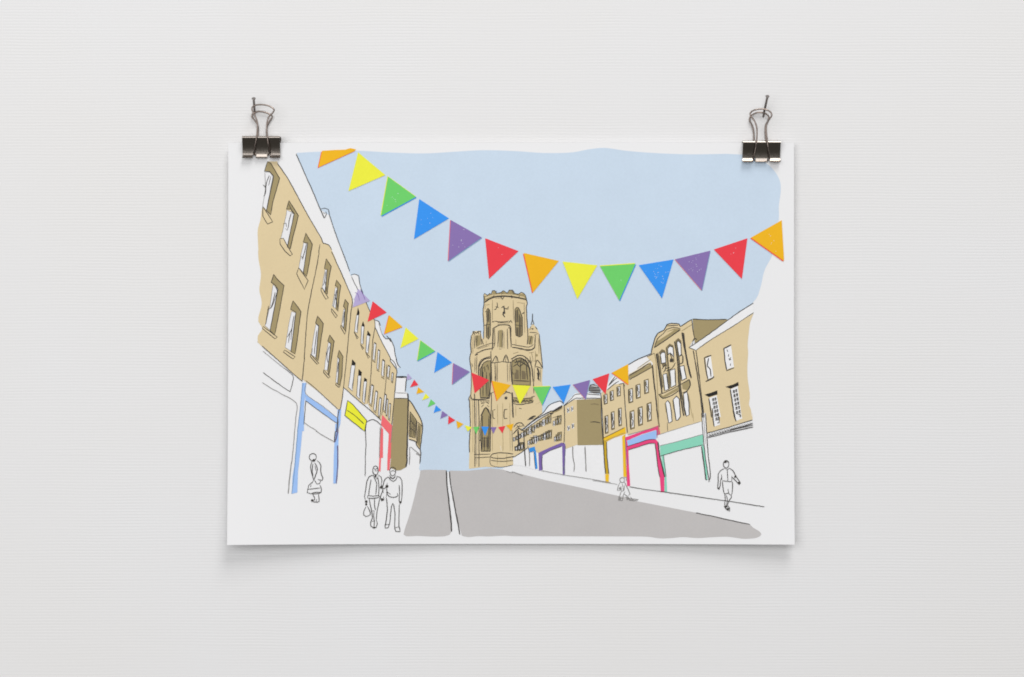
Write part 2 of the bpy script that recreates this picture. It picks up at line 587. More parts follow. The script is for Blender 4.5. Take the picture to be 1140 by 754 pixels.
# ---- left row: house over the yellow sign
p = Pen()
p.poly(tN(392, 345, 395, 390, 478, 345, 510, 412, 546, 480, 550, 520, 532, 640, 526, 754) + tE(300, 0, 290, 170, 270, 340, 235, 347, 160, 285, 85, 215, 95, 120, 105, 0) + tN(360, 640, 375, 480, 385, 400), 'tan', 3.2)
p.line(tN(546, 480, 550, 520, 532, 640, 526, 754) + tE(300, 0, 290, 170, 270, 335), 0.8)
p.line(tN(455, 265, 480, 335, 510, 412, 546, 482), 0.8)
H = attach(p.build('printed_house', label='tan printed house above the yellow shop sign'))
for gl, hd, sl in (
        (tN(420, 445, 437, 440, 425, 570, 405, 560), tN(430, 392, 442, 430, 437, 445, 420, 447), tN(402, 562, 432, 602, 424, 612)),
        (tN(455, 520, 474, 525, 465, 650, 450, 642), tN(465, 488, 478, 520, 472, 528, 455, 522), tN(447, 648, 472, 680, 464, 688)),
        (tN(492, 585, 514, 592, 500, 715, 485, 702), tN(498, 552, 520, 585, 514, 596, 492, 588), tN(484, 706, 512, 740, 502, 748)),
        (tE(145, 45, 174, 47, 152, 245, 122, 215), tE(150, 0, 178, 30, 174, 48, 146, 46), None),
        (tE(195, 125, 220, 127, 207, 305, 185, 282), tE(200, 75, 225, 100, 220, 128, 196, 126), None),
        (tE(240, 170, 262, 168, 246, 340, 230, 322), tE(243, 140, 265, 155, 262, 170, 240, 172), None)):
    q = Pen()
    q.poly(gl, 'glass', 5); q.line(gl, 0.7, 'ink', 5.6, curve=False, closed=True)
    q.poly(hd, 'dark', 5.2)
    if sl:
        q.line(sl, 0.9, curve=False, closed=True)
    q.line([(gl[1][0] - .5, gl[1][1] + 3), (gl[2][0] - .6, gl[2][1] - 3)], 0.7, 'grey')
    q.build('window').parent = H
q = Pen()
sg = tE(115, 315, 160, 350, 262, 470, 245, 550, 150, 475, 95, 430)
q.poly(sg, 'sign', 4); q.line(sg, 0.9, curve=False, closed=True)
q.line(tE(110, 390, 170, 430, 240, 495), 0.9)
q.build('shop_sign', label='blank yellow shop sign').parent = H
q = Pen()
q.line(tE(85, 215, 160, 282, 235, 347, 300, 400, 372, 468), 0.9)
q.line(tE(45, 560, 45, 400, 60, 385), 0.7, 'grey')
q.line(tE(262, 480, 285, 465, 310, 460, 340, 475, 372, 505), 0.8)
q.line(tE(258, 490, 252, 560, 256, 650, 250, 760) + tF(132, 60, 130, 200), 0.9)
q.line(tE(372, 490, 362, 620, 358, 754), 0.7, 'grey')
q.build('shop_front').parent = H
# ---- left row: house over the red shop
p = Pen()
p.poly(tN(550, 520, 560, 560, 600, 640, 640, 712, 660, 754) + tE(440, 10, 490, 80, 485, 130, 475, 260, 458, 440, 452, 508, 380, 425, 372, 468, 300, 400, 270, 340, 290, 170, 300, 0) + tN(532, 640), 'tan', 3.3)
p.line(tN(550, 530, 600, 640, 640, 712, 660, 754) + tE(440, 10, 490, 82, 487, 130, 475, 260, 458, 440, 452, 505), 0.8)
p.line(tE(415, 40, 408, 170, 395, 300, 375, 430), 0.7)
H = attach(p.build('printed_house', label='tan printed house above the red shop front'))
for x, y0, y1, d, w in ((326, -130, 15, -10, 17), (355, -75, 85, -8, 15), (390, 0, 140, -6, 18), (432, 45, 145, -8, 15), (460, 100, 175, -6, 11),
                        (305, 190, 350, -14, 18), (337, 238, 400, -14, 17), (367, 290, 440, -12, 14), (405, 262, 400, -8, 15), (420, 300, 430, -8, 10), (440, 335, 462, -8, 11)):
    q = Pen()
    gl = tE(x - w * .5, y0 + w * .4, x + w * .5, y0 + w, x + w * .5 + d, y1, x - w * .5 + d, y1 - w)
    q.poly(gl, 'glass', 5)
    q.line(gl, 0.7, 'ink', 5.6, curve=False, closed=True)
    q.line(tE(x + w * .45, y0 + w, x + w * .35 + d, y1 - 6), 1.1, 'brown', 5.4)
    q.line(tE(x - w * .4, y0, x + w * .6, y0 + w * .9), 1.6, 'ink', 6)
    q.line(tE(x + d - w * .6, y1 - w * .3, x + d + w * .7, y1 + w * .7), 1.2, 'ink', 6)
    q.build('window').parent = H
q = Pen()
q.poly(tE(380, 425, 458, 510, 450, 592, 370, 502), 'coral', 4)
q.poly(tE(370, 515, 387, 535, 385, 754, 360, 754) + [], 'coral', 4.2)
q.poly(tE(430, 570, 450, 585, 445, 760, 420, 754), 'coral', 4.3)
q.poly(tF(257, 0, 272, 0, 265, 162, 250, 155), 'coral', 4.4)
q.poly(tF(328, 0, 355, 0, 345, 148, 325, 150), 'coral', 4.1)
q.line(tE(380, 500, 440, 575), 0.6, 'coral', 5)
q.line(tE(362, 520, 358, 754), 0.6, 'grey', 5)
q.line(tE(455, 510, 450, 600, 442, 640), 0.7, 'grey', 5)
q.build('shop_front', label='red printed shop front').parent = H
# white roofs of the left row
q = Pen()
q.line(tA(312, 8, 370, 140, 430, 275, 480, 395, 510, 458), 0.9)
q.line(tA(482, 395, 510, 388, 538, 396, 545, 435, 600, 600, 655, 738), 0.8)
q.line(tA(488, 405, 500, 440, 512, 455, 524, 430, 520, 412), 0.9)
q.line(tA(500, 420, 514, 425), 0.8)
q.line(tN(320, 0, 350, 75, 372, 140), 0.8)
q.line(tN(380, 165, 405, 158, 432, 168, 440, 200, 442, 225, 455, 268), 0.8)
q.poly(tN(388, 168, 405, 160, 430, 170, 440, 225, 452, 262, 435, 330, 400, 330, 372, 180), 'white', 2)
q.line(tN(385, 175, 410, 230, 430, 270, 440, 340), 0.7)
q.poly(tN(545, 475, 575, 488, 590, 525, 600, 580, 625, 612, 655, 612, 680, 660, 690, 720, 700, 754) + tE(490, 5, 510, 60, 495, 75, 440, 10) + tN(640, 712, 600, 640, 555, 545), 'white', 2.4)
q.line(tN(545, 478, 575, 490, 588, 520), 0.9)
q.line(tN(600, 580, 625, 612, 655, 610, 668, 635, 682, 665, 690, 720, 700, 760) + tE(485, 0, 500, 45, 520, 65), 0.9)
q.line(tN(575, 500, 600, 585), 0.7, 'grey')
q.line(tN(630, 590, 650, 612, 660, 632), 1.3)
q.line(tE(440, 0, 470, 20, 492, 70), 0.8)
attach(q.build('printed_roofline', label='white printed roof edges of the left row'))

# ---- brown end house of the left row
p = Pen()
p.poly(tE(470, 300, 572, 300, 578, 400, 572, 600, 568, 754) + tF(500, 40, 490, 122, 445, 148, 410, 152, 350, 125) + tE(446, 754, 448, 600, 460, 480), 'brown', 3)
p.poly(tE(578, 305, 620, 360, 685, 490, 680, 600, 670, 690, 640, 652, 635, 622, 582, 612, 575, 450), 'tan', 3)
p.poly(tE(487, 140, 565, 140, 556, 250, 575, 258, 577, 298, 473, 298, 480, 250), 'white', 3)
p.line(tE(490, 136, 566, 136), 2.4, 'dark', curve=False)
p.line(tE(566, 140, 555, 248), 1.3)
p.line(tE(487, 140, 480, 250), 0.6, 'grey')
p.line(tE(480, 256, 575, 260), 0.7, 'grey')
p.line(tE(473, 298, 575, 300), 0.9)
p.line(tE(572, 262, 578, 300, 576, 450, 572, 610, 568, 754) + tF(500, 60, 490, 122), 1.7)
p.line(tE(578, 305, 620, 360, 685, 492, 680, 600, 670, 690) + tF(622, 0, 612, 90), 1.3)
p.line(tE(583, 612, 635, 630, 642, 655, 672, 695), 1.2)
p.line(tE(592, 760, 590, 672, 620, 690, 664, 722), 0.8, 'grey')
p.line(tF(525, 0, 520, 100), 1.2, 'grey')
p.line(tE(645, 470, 642, 650), 0.8)
p.line(tF(580, 0, 612, 14, 618, 30), 2.0, 'grey')
H = attach(p.build('printed_house', label='brown gable end printed house at the far end of the left row'))
q = Pen()
q.poly(tE(590, 395, 640, 468, 632, 602, 585, 592), 'brown', 4)
q.line(tE(592, 400, 640, 468, 632, 602, 586, 590), 0.9, curve=False, closed=True)
for a in range(4):
    q.line(tE(598 + 10 * a, 420 + 14 * a, 594 + 11 * a, 590), 0.7)
q.line(tE(590, 460, 640, 520), 0.7); q.line(tE(588, 520, 636, 560), 0.7)
q.build('window').parent = H
q = Pen()
q.poly(tE(652, 490, 682, 512, 668, 680, 645, 640), 'brown', 4)
q.line(tE(650, 480, 684, 510), 1.2)
q.line(tE(655, 500, 650, 640), 0.7); q.line(tE(666, 510, 660, 660), 0.7)
q.build('window').parent = H

# ---- tower
p = Pen()
tower = tG(195, 92, 202, 80, 222, 95, 240, 80, 254, 86, 262, 60, 282, 60, 292, 80, 325, 75, 345, 60, 374, 78, 390, 56, 416, 55, 430, 80, 460, 86, 482, 72, 500, 80, 515, 95, 526, 150, 524, 250, 532, 350, 545, 345, 570, 312, 602, 345, 620, 390, 632, 470, 640, 560, 646, 650, 640, 754)
tower += tH(645, 100, 642, 250, 642, 310, 560, 380, 470, 440, 430, 470, 416, 600, 420, 705, 340, 720, 270, 724, 210, 720, 82, 735, 86, 600, 92, 400, 85, 205, 100, 100, 100, 0)
tower += tG(100, 754, 92, 560, 96, 480, 102, 400, 112, 368, 170, 365, 186, 425, 196, 425, 196, 330, 190, 220, 198, 150)
p.poly(tower, 'tan', 3)
g = lambda *a, **k: p.line(tG(*a), k.get('w', 0.9) * 0.9, k.get('m', 'ink'), 6, k.get('c', True))
h = lambda *a, **k: p.line(tH(*a), k.get('w', 0.9) * 0.9, k.get('m', 'ink'), 6, k.get('c', True))
# crown of the tower
p.poly(tG(196, 100, 225, 98, 240, 84, 262, 84, 262, 62, 282, 62, 300, 85, 345, 64, 375, 82, 392, 60, 416, 58, 430, 84, 500, 84, 514, 100, 520, 125, 440, 108, 330, 98, 260, 108, 198, 140), 'brown', 3.6)
p.poly(tG(205, 112, 260, 92, 330, 86, 420, 90, 505, 108, 508, 116, 420, 98, 330, 94, 260, 100, 208, 122), 'tan', 4)
g(195, 92, 202, 80, 222, 95, 240, 80, 254, 86, 262, 60, 282, 58, 292, 80, 325, 75, 345, 60, 374, 78, 390, 56, 416, 55, 430, 80, 460, 86, 482, 72, 500, 80, 515, 95, c=False, w=1.0)
g(200, 150, 230, 128, 280, 108, 330, 102, 400, 105, 460, 114, 522, 130, w=1.7)
g(195, 92, 198, 150, 190, 220, 196, 330, 194, 430, w=1.1); g(515, 95, 528, 155, 522, 180, 524, 250, 532, 400, 528, 470, w=1.1)
g(325, 105, 338, 125, 350, 108, w=1.6); g(405, 95, 412, 118, w=1.6); g(265, 110, 275, 95, w=1.4); g(460, 116, 470, 98, w=1.2)
g(295, 60, 290, 78); g(345, 75, 330, 88); g(410, 60, 425, 88)
g(298, 150, 300, 180, 285, 205, w=1.3); g(285, 180, 312, 190); g(275, 205, 290, 198, w=1.4)
g(335, 185, 350, 178, 352, 215, 342, 240, 356, 262, w=1.8); g(345, 190, 372, 200, 384, 180, 380, 205, w=1.2); g(330, 190, 345, 183, w=1.2)
p.dot(tG(350, 228)[0], 1.6, 'ink', 6.2)
g(490, 235, 506, 226, w=2.0); g(205, 222, 220, 215, w=1.3); g(192, 325, 215, 322, w=1.2)
g(258, 298, 276, 296, w=1.8); g(276, 292, 330, 298, 390, 292); g(300, 305, 395, 305, w=.7); g(390, 300, 402, 288, 412, 305, w=1.5)
# central panel
g(262, 350, 300, 328, 340, 320, 398, 332, 402, 420, 406, 492, w=1.2)
g(268, 345, 264, 470, 258, 515, w=1.5); g(278, 345, 280, 470, 268, 500, w=0.8); g(262, 470, 285, 455)
p.poly(tG(312, 362, 334, 358, 336, 490, 314, 495), 'brown', 4)
g(308, 365, 304, 490, w=1.1); g(338, 362, 336, 500, w=1.2); g(312, 505, 330, 505); g(375, 350, 378, 505, w=1.0); g(320, 365, 320, 490, w=.7, m='brown')
g(385, 340, 392, 345, w=3.0); g(396, 345, 404, 470, w=1.3); g(300, 318, 396, 322, w=.8)
# parapet
p.poly(tG(133, 402, 165, 400, 172, 472, 136, 492), 'brown', 4)
p.poly(tG(538, 402, 576, 410, 566, 472, 534, 465), 'brown', 4)
g(108, 400, 118, 370, 140, 385, 150, 372, 172, 370, 170, 390, w=1.3); g(112, 370, 128, 395, w=1.6); g(150, 368, 158, 392, w=1.6); g(128, 400, 126, 500, w=1.0); g(145, 400, 140, 480, w=1.1); g(170, 390, 178, 470, w=1.2); g(180, 430, 192, 470, w=1.8)
g(140, 500, 200, 478, 262, 458, w=.8); g(135, 540, 200, 512, 262, 500, w=1.2); g(128, 552, 150, 545, w=2.4)
g(410, 470, 470, 480, 540, 490, 575, 470, w=.9); g(412, 492, 470, 500, 540, 516, 582, 495, 588, 470, w=1.5)
g(590, 400, 585, 480, w=1.3); g(560, 405, 545, 470, w=1.2); g(618, 390, 626, 470, 636, 560, 646, 650, w=1.1); g(580, 400, 612, 385, w=.9)
g(568, 235, 566, 290, 556, 318, 580, 315, 570, 285, w=1.3); g(556, 330, 548, 360, w=1); g(590, 335, 604, 355, w=1.6); g(560, 350, 575, 352, w=2.2); g(545, 378, 600, 380, w=.9)
g(100, 400, 95, 480, 100, 530, 88, 570, 96, 640, 104, 700, w=1.2); g(104, 615, 112, 640, w=1.2)
p.dot(tG(600, 552)[0], 1.4, 'brown', 6)
# belfry stage
g(130, 570, 126, 680, w=.8); g(142, 560, 140, 690, w=.8); g(158, 754, 158, 645, 185, 595, 215, 578, 252, 572, w=1.5); g(150, 640, 180, 585, 250, 560, w=.8)
g(250, 520, 255, 754, w=1.3); g(258, 612, 290, 558, 306, 608, w=1.2); g(290, 560, 290, 600, w=1); g(255, 612, 330, 604, w=1); g(342, 605, 366, 548, 386, 605, w=1.2); g(366, 560, 362, 600, w=1); g(330, 600, 410, 610, w=1)
g(280, 610, 284, 754, w=1.0); g(300, 612, 300, 754, w=.6); g(400, 600, 408, 754, w=1.3); g(375, 610, 378, 754, w=.7)
g(404, 582, 470, 552, 530, 580, 562, 640, 572, 754, w=1.3); g(408, 598, 470, 572, 520, 596, 548, 655, 552, 754, w=1.0)
g(586, 640, 606, 590, 646, 652, w=1.3); g(585, 645, 600, 640, 640, 655, w=.9); g(604, 650, 618, 690, 608, 735, w=2.4); g(580, 650, 582, 754, w=.7); g(630, 660, 628, 754, w=.7)
h(100, 0, 100, 100, 95, 200, w=.8); h(78, 212, 92, 172, 102, 200, 170, 205, 240, 196, w=1.2); h(85, 205, 90, 300, 92, 420, 86, 520, 86, 610, w=1.1)
h(125, 160, 128, 350, 130, 500, 128, 720, w=1.2); h(155, 205, 160, 400, 158, 720, w=1.1); h(140, 210, 142, 700, w=.6, m='grey')
h(240, 0, 246, 100, 238, 200, w=1.1); h(230, 175, 265, 150, w=1.1); h(250, 150, 255, 200, 248, 400, 245, 600, w=1.1)
h(175, 235, 200, 232, w=1.5); h(215, 225, 235, 238, w=1.5); h(178, 262, 195, 245, w=1.1); h(222, 250, 236, 262, w=1.1)
h(280, 30, 282, 60); h(265, 285, 268, 350, 282, 352, w=1.1); h(270, 285, 284, 283, w=1.1); h(375, 280, 355, 282, 352, 350, 376, 350, w=1.2)
h(345, 165, 372, 148, 405, 160, w=1.2); p.dot(tH(365, 194)[0], 1.7, 'ink', 6)
h(355, 190, 375, 200, w=1.6); h(412, 150, 416, 250, 420, 345, w=1.8); h(410, 0, 412, 90, w=1.2)
for k in range(11):
    x = 420 + k * 14
    h(x, 205 + (k % 3) * 6, x + 9, 230 - (k % 2) * 14, x + 14, 212, w=1.5)
p.poly(tH(420, 195, 570, 195, 572, 222, 480, 235, 425, 228), 'brown', 4)
h(420, 190, 500, 198, 572, 190, w=.9); h(420, 236, 480, 244, 570, 226, w=1.1); h(465, 272, 485, 276, w=1.2); h(560, 185, 585, 180, w=1.5)
h(605, 0, 618, 60, w=2.0); h(575, 60, 578, 160, w=1.2)
h(120, 625, 245, 622, w=.9); h(125, 650, 245, 645, w=.9); h(165, 520, 172, 510, w=2)
h(245, 640, 262, 622, 330, 612, 420, 622, w=1.1); h(245, 640, 260, 650, 340, 655, 425, 640, w=1.1); h(248, 670, 330, 678, 420, 672, w=.9); h(245, 645, 250, 705, 330, 722, 420, 705, w=.7)
h(330, 600, 322, 560, w=.6, m='white'); h(412, 440, 414, 600, w=.7)
for a in ((262, 130, 262, 290), (420, 130, 424, 290), (505, 150, 508, 380), (208, 160, 206, 200), (115, 400, 112, 540), (215, 440, 214, 490), (440, 430, 442, 470), (350, 370, 350, 500), (290, 620, 292, 750), (390, 620, 394, 750), (590, 520, 592, 630), (560, 530, 574, 600), (612, 420, 618, 540)):
    g(*a, w=.6, m='dkbrown', c=False)
for a in ((285, 120, 330, 114), (450, 150, 500, 156), (215, 170, 240, 164), (150, 530, 190, 520), (420, 540, 460, 528), (540, 535, 580, 528), (580, 600, 596, 588), (150, 505, 240, 478), (470, 508, 560, 508)):
    g(*a, w=.7, m='dkbrown', c=False)
for a in ((112, 215, 112, 610), (260, 290, 262, 600), (340, 230, 342, 600), (395, 230, 398, 600), (300, 240, 302, 400), (300, 620, 300, 700), (370, 625, 372, 700), (440, 250, 440, 330), (520, 90, 524, 180)):
    h(*a, w=.55, m='brown', c=False)
h(170, 195, 240, 188, w=1.2); h(95, 208, 240, 212, w=.6); h(265, 150, 330, 140, 400, 155, w=.8); h(330, 150, 350, 120, 372, 145, w=.8)
for a in range(7):
    h(172 + a * 10, 215 + (a % 2) * 6, 178 + a * 10, 228, w=1.0)
for a in range(9):
    g(412 + a * 17, 584 - a * 3 + (a % 2) * 12, 420 + a * 17, 604 + (a % 3) * 10, 428 + a * 17, 590, w=.8)
TW = attach(p.build('printed_tower', label='tan printed stone tower with a battlemented octagonal top'))


def arch(shape, marks, bars=()):
    q = Pen()
    q.poly(shape, 'brown', 4.2)
    q.line(shape, 1.0, 'ink', 6.2, curve=False, closed=True)
    for m_ in marks:
        q.line(m_, 1.0, 'ink', 6.2)
    for b_ in bars:
        q.poly(b_, 'dkbrown', 5)
    q.build('arched_window').parent = TW


arch(tG(218, 205, 228, 195, 240, 205, 245, 235, 246, 400, 232, 430, 216, 412, 215, 330, 220, 300), (tG(232, 205, 234, 300), tG(232, 330, 232, 420), tG(215, 318, 245, 318)), (tG(222, 215, 232, 210, 232, 295, 222, 298), tG(222, 340, 232, 335, 232, 415, 222, 405)))
arch(tG(434, 200, 448, 185, 462, 190, 476, 225, 490, 262, 490, 400, 470, 412, 442, 400, 436, 300), (tG(455, 200, 458, 300), tG(468, 240, 470, 405), tG(436, 320, 488, 330), tG(450, 340, 452, 400)), (tG(440, 210, 454, 205, 456, 300, 440, 298), tG(444, 340, 464, 340, 466, 405, 446, 398), tG(472, 250, 484, 270, 484, 395, 474, 400)))
arch(tG(168, 754, 170, 655, 196, 608, 225, 596, 250, 594, 250, 750) + tH(246, 100, 236, 190, 170, 190, 166, 100), (tG(190, 655, 200, 640, 205, 680), tG(215, 640, 225, 625, 232, 665), tG(190, 680, 188, 750), tG(215, 680, 218, 750), tH(190, 20, 190, 180), tH(215, 20, 215, 180), tG(182, 620, 184, 754)), (tG(178, 670, 188, 660, 190, 750, 178, 750), tH(222, 70, 236, 70, 232, 180, 222, 180)))
arch(tG(410, 600, 440, 580, 475, 572, 520, 600, 545, 660, 552, 750) + tH(552, 98, 415, 92, 412, 20), (tG(420, 640, 450, 620, 470, 640, 500, 615, 530, 640), tG(430, 610, 470, 600, 510, 620), tG(475, 580, 475, 740), tG(412, 680, 425, 700), tG(520, 620, 530, 740), tH(420, 60, 545, 66)), (tG(440, 660, 462, 668, 464, 732, 440, 732), tG(484, 670, 512, 676, 514, 736, 486, 732), tH(430, 0, 460, 0, 462, 52, 430, 48), tH(484, 0, 518, 4, 516, 52, 486, 50)))
arch(tH(172, 400, 180, 325, 196, 285, 212, 264, 232, 285, 246, 330, 246, 400, 244, 600, 176, 600, 172, 480), (tH(172, 330, 210, 268, 245, 325), tH(200, 490, 200, 595), tH(222, 480, 222, 595), tH(178, 500, 240, 500), tH(186, 330, 182, 590), tH(236, 330, 232, 590)), (tH(190, 510, 208, 510, 208, 570, 190, 570), tH(214, 510, 232, 510, 232, 570, 214, 570)))

# ---- right row: far terrace
p = Pen()
p.poly(tI(66, 405, 110, 362, 150, 368, 250, 295, 340, 240, 428, 195, 430, 440, 425, 470, 250, 534, 178, 494, 72, 562, 64, 500), 'tan', 3.4)
p.poly(tI(68, 562, 155, 508, 180, 490, 260, 540, 420, 470, 440, 505, 520, 478, 700, 478, 715, 735, 560, 705, 430, 690, 250, 655, 120, 620, 76, 615, 70, 585), 'white', 2.6)
p.poly(tI(125, 375, 200, 305, 290, 245, 325, 195, 400, 170, 414, 196, 340, 238, 250, 292, 150, 366), 'white', 3.8)
p.line(tI(125, 378, 200, 312, 280, 250, 325, 195, 400, 168, 425, 190), 1.0)
p.line(tI(140, 366, 215, 305, 300, 255, 345, 235), 1.2); p.line(tI(150, 372, 250, 300, 345, 245), 0.8)
p.line(tI(330, 262, 370, 232, 414, 205), 2.4); p.line(tI(345, 240, 414, 198), 1.2); p.line(tI(335, 250, 380, 238, 415, 218), 1.0, 'brown')
p.line(tI(70, 400, 90, 375, 108, 360, 130, 368, 150, 385), 1.1); p.line(tI(75, 350, 95, 325, 130, 320, 150, 345), 1.0); p.line(tI(95, 335, 125, 370), 1.0); p.line(tI(100, 350, 140, 340), 1.0); p.line(tI(85, 362, 118, 335), .8)
p.line(tI(180, 295, 210, 278, 228, 272), 2.4); p.line(tI(170, 300, 215, 290), 1.2)
p.line(tI(105, 370, 108, 430, 112, 500), 1.9, 'ink'); p.line(tI(145, 370, 148, 440, 152, 520, 158, 625), 1.3); p.line(tI(172, 480, 185, 540, 186, 625), 1.2, 'grey')
p.line(tI(68, 562, 110, 540, 155, 508, 180, 490), 0.9); p.line(tI(228, 190, 300, 160), 0.1)
p.line(tI(428, 195, 432, 320, 428, 440, 425, 470), 1.0)
H = attach(p.build('printed_terrace', label='long tan printed terrace receding beside the tower'))


def scribble_row(x0, y0, x1, y1, n, hgt, tl, wid=1.0):
    for k in range(n):
        t = k / max(1, n - 1)
        x = x0 + (x1 - x0) * t; y = y0 + (y1 - y0) * t
        hh = hgt * (0.55 + 0.45 * t)
        q = Pen()
        wv = hh * 0.22
        q.poly(tl(x - wv, y - hh * .5, x + wv, y - hh * .58, x + wv, y + hh * .42, x - wv, y + hh * .5), 'brown' if k % 3 else 'glass', 4.4)
        q.line(tl(x - wv, y + hh * .5, x - wv, y - hh * .5, x + wv, y - hh * .58, x + wv * .8, y + hh * .42), wid, curve=False)
        q.line(tl(x - wv * .2, y - hh * .45, x + wv * .5, y - hh * .1, x - wv * .3, y + hh * .1, x, y + hh * .4), wid * .9, 'ink', 6)
        q.line(tl(x + wv * .3, y - hh * .3, x + wv * .2, y + hh * .2), wid * .9, 'glass', 6.4)
        q.build('window').parent = H


scribble_row(78, 438, 210, 368, 8, 50, tI, 1.1)
scribble_row(225, 350, 325, 300, 6, 56, tI, 0.9)
scribble_row(92, 502, 130, 490, 3, 56, tI, 1.8)
scribble_row(180, 462, 225, 440, 4, 56, tI, 0.9)
scribble_row(240, 436, 328, 405, 6, 62, tI, 0.9)
scribble_row(358, 325, 394, 305, 3, 62, tI, 0.9)
scribble_row(366, 435, 396, 420, 3, 62, tI, 0.9)
q = Pen()
q.line(tI(215, 352, 260, 330, 330, 285), 0.8); q.line(tI(190, 425, 260, 410, 340, 378), 0.8); q.line(tI(345, 285, 405, 270), .8)
q.build('string_course').parent = H
q = Pen()
q.poly(tI(175, 500, 222, 486, 228, 515, 182, 528), 'dblue', 4.4); q.poly(tI(216, 515, 230, 512, 242, 640, 226, 646), 'dblue', 4.5)
q.line(tI(216, 525, 226, 640), .7); q.line(tI(180, 528, 216, 522), .7)
q.build('shop_frame', label='bright blue printed shop frame').parent = H
q = Pen()
q.poly(tI(248, 530, 330, 492, 412, 458, 436, 468, 436, 490, 412, 482, 330, 515, 278, 545, 262, 556, 248, 552), 'plum', 4.4)
q.poly(tI(248, 545, 276, 545, 274, 652, 252, 655), 'plum', 4.5); q.poly(tI(414, 480, 436, 480, 433, 688, 418, 688), 'plum', 4.6)
q.line(tI(276, 548, 272, 600, 276, 650), .8); q.line(tI(276, 545, 330, 516, 412, 484), .7); q.line(tI(436, 480, 432, 560, 430, 685), 1.3, 'steel')
q.dot(tI(424, 640)[0], 1.2, 'steel', 6, 2.6)
q.build('shop_frame', label='purple printed shop frame').parent = H
# ---- right row: brown flank house
p = Pen()
p.poly(tI(430, 200, 500, 158, 516, 156, 522, 472, 440, 502, 428, 440), 'tan', 3.5)
p.poly(tI(516, 156, 684, 150, 702, 474, 522, 478), 'brown', 3.5)
p.poly(tI(425, 195, 490, 130, 505, 112, 600, 108, 690, 122, 690, 150, 516, 158, 500, 158), 'white', 3.5)
p.line(tI(430, 195, 480, 150, 505, 122, 580, 118, 680, 125), .8); p.line(tI(430, 202, 500, 152, 540, 148, 684, 148), .9)
p.poly(tI(600, 95, 612, 55, 640, 50, 670, 65, 684, 95, 680, 112, 640, 116), 'grey', 3.7)
p.line(tI(600, 98, 612, 55, 640, 48), 1.0); p.line(tI(605, 78, 670, 72), 1.0); p.line(tI(602, 92, 680, 92), 1.2); p.line(tI(600, 106, 684, 112), .9); p.line(tI(620, 60, 660, 68), 1.0, 'white')
p.line(tI(612, 190, 640, 187, 672, 192), .7, 'dkbrown'); p.line(tI(612, 315, 640, 313, 680, 320), .9)
p.line(tI(686, 125, 690, 300, 702, 474), .9)
p.line(tI(488, 485, 490, 560, 500, 620, 496, 662), 1.3, 'grey'); p.line(tI(574, 485, 578, 580, 582, 662), 1.3, 'grey')
H = attach(p.build('printed_house', label='printed house with a plain brown flank and two grey shop posts'))
for x, y in ((455, 232), (482, 222), (458, 358), (488, 342)):
    q = Pen()
    q.poly(tI(x - 9, y - 14, x + 9, y - 20, x + 9, y + 16, x - 7, y + 20), 'glass', 4.2)
    q.line(tI(x - 6, y - 14, x + 1, y + 2, x - 3, y + 16), 1.3); q.line(tI(x + 7, y - 14, x + 9, y + 6), 1.0)
    q.build('window').parent = H

# ---- right row: houses with gold and pink shops


def sash(x, y, w, hgt, tl, slope=-0.35, wide=1.3):
    q = Pen()
    a = w / 2; b = hgt / 2
    sk = w * slope / 2
    q.poly(tl(x - a, y - b - sk, x + a, y - b + sk, x + a + 3, y + b + sk, x - a + 5, y + b - sk), 'brown', 4)
    q.poly(tl(x - a * .35, y - b * .85, x + a * .75, y - b * .92, x + a * .8, y + b * .78, x - a * .1, y + b * .88), 'glass', 4.6)
    q.line(tl(x - a, y - b - sk, x - a + 2, y, x - a + 5, y + b - sk), wide)
    q.line(tl(x - a, y - b - sk, x + a, y - b + sk, x + a + 3, y + b + sk), 0.8, curve=False)
    q.line(tl(x - a + 1, y + b - sk, x + a + 5, y + b + sk), wide)
    q.line(tl(x, y - b * .8, x - a * .2, y - b * .1, x + a * .5, y + b * .1, x, y + b * .7), 1.0)
    q.line(tl(x - a * .4, y - b * .7, x + a * .3, y - b * .2), 1.0)
    q.build('window').parent = H


p = Pen()
p.poly(tJ(66, 392, 112, 372, 160, 332, 235, 318, 246, 480, 262, 704, 80, 755, 76, 560), 'tan', 3.6)
p.poly(tJ(60, 390, 160, 260, 270, 180, 280, 225, 235, 318, 160, 335, 112, 372), 'white', 3)
p.line(tJ(60, 395, 68, 470, 78, 640, 82, 750), .9); p.line(tJ(236, 318, 246, 480, 256, 600, 264, 702), 1.0)
p.line(tJ(120, 340, 160, 300, 185, 280), .9); p.line(tJ(110, 372, 160, 330, 200, 305), .9); p.line(tJ(200, 330, 235, 322, 245, 345), .9); p.line(tJ(125, 330, 170, 270), 1.2)
H = attach(p.build('printed_house', label='narrow tan printed house above the gold shop frame'))
for x, y in ((96, 442), (144, 415), (196, 382)):
    sash(x, y, 26, 72, tJ)
for x, y in ((104, 635), (152, 605), (207, 578)):
    sash(x, y, 22, 135, tJ)
q = Pen()
q.poly(tK(80, 188, 150, 155, 235, 112, 250, 108, 252, 160, 160, 190, 90, 228), 'gold', 4.2)
q.poly(tK(80, 200, 106, 220, 108, 350, 122, 465, 98, 465, 90, 350), 'dkgold', 4.4)
q.poly(tK(95, 467, 124, 467, 122, 532, 98, 536), 'gold', 4.4)
q.poly(tK(225, 178, 246, 165, 250, 330, 260, 488, 234, 488, 230, 330), 'gold', 4.5)
q.line(tK(82, 190, 150, 158, 240, 112), .8); q.line(tK(90, 215, 150, 188, 245, 150), .7, 'brown'); q.line(tK(80, 205, 88, 350, 98, 465), 1.1); q.line(tK(106, 222, 110, 350, 124, 465), .9)
q.line(tK(246, 165, 250, 330, 258, 480), .8, 'dkgold')
q.build('shop_frame', label='golden yellow printed shop frame').parent = H
p = Pen()
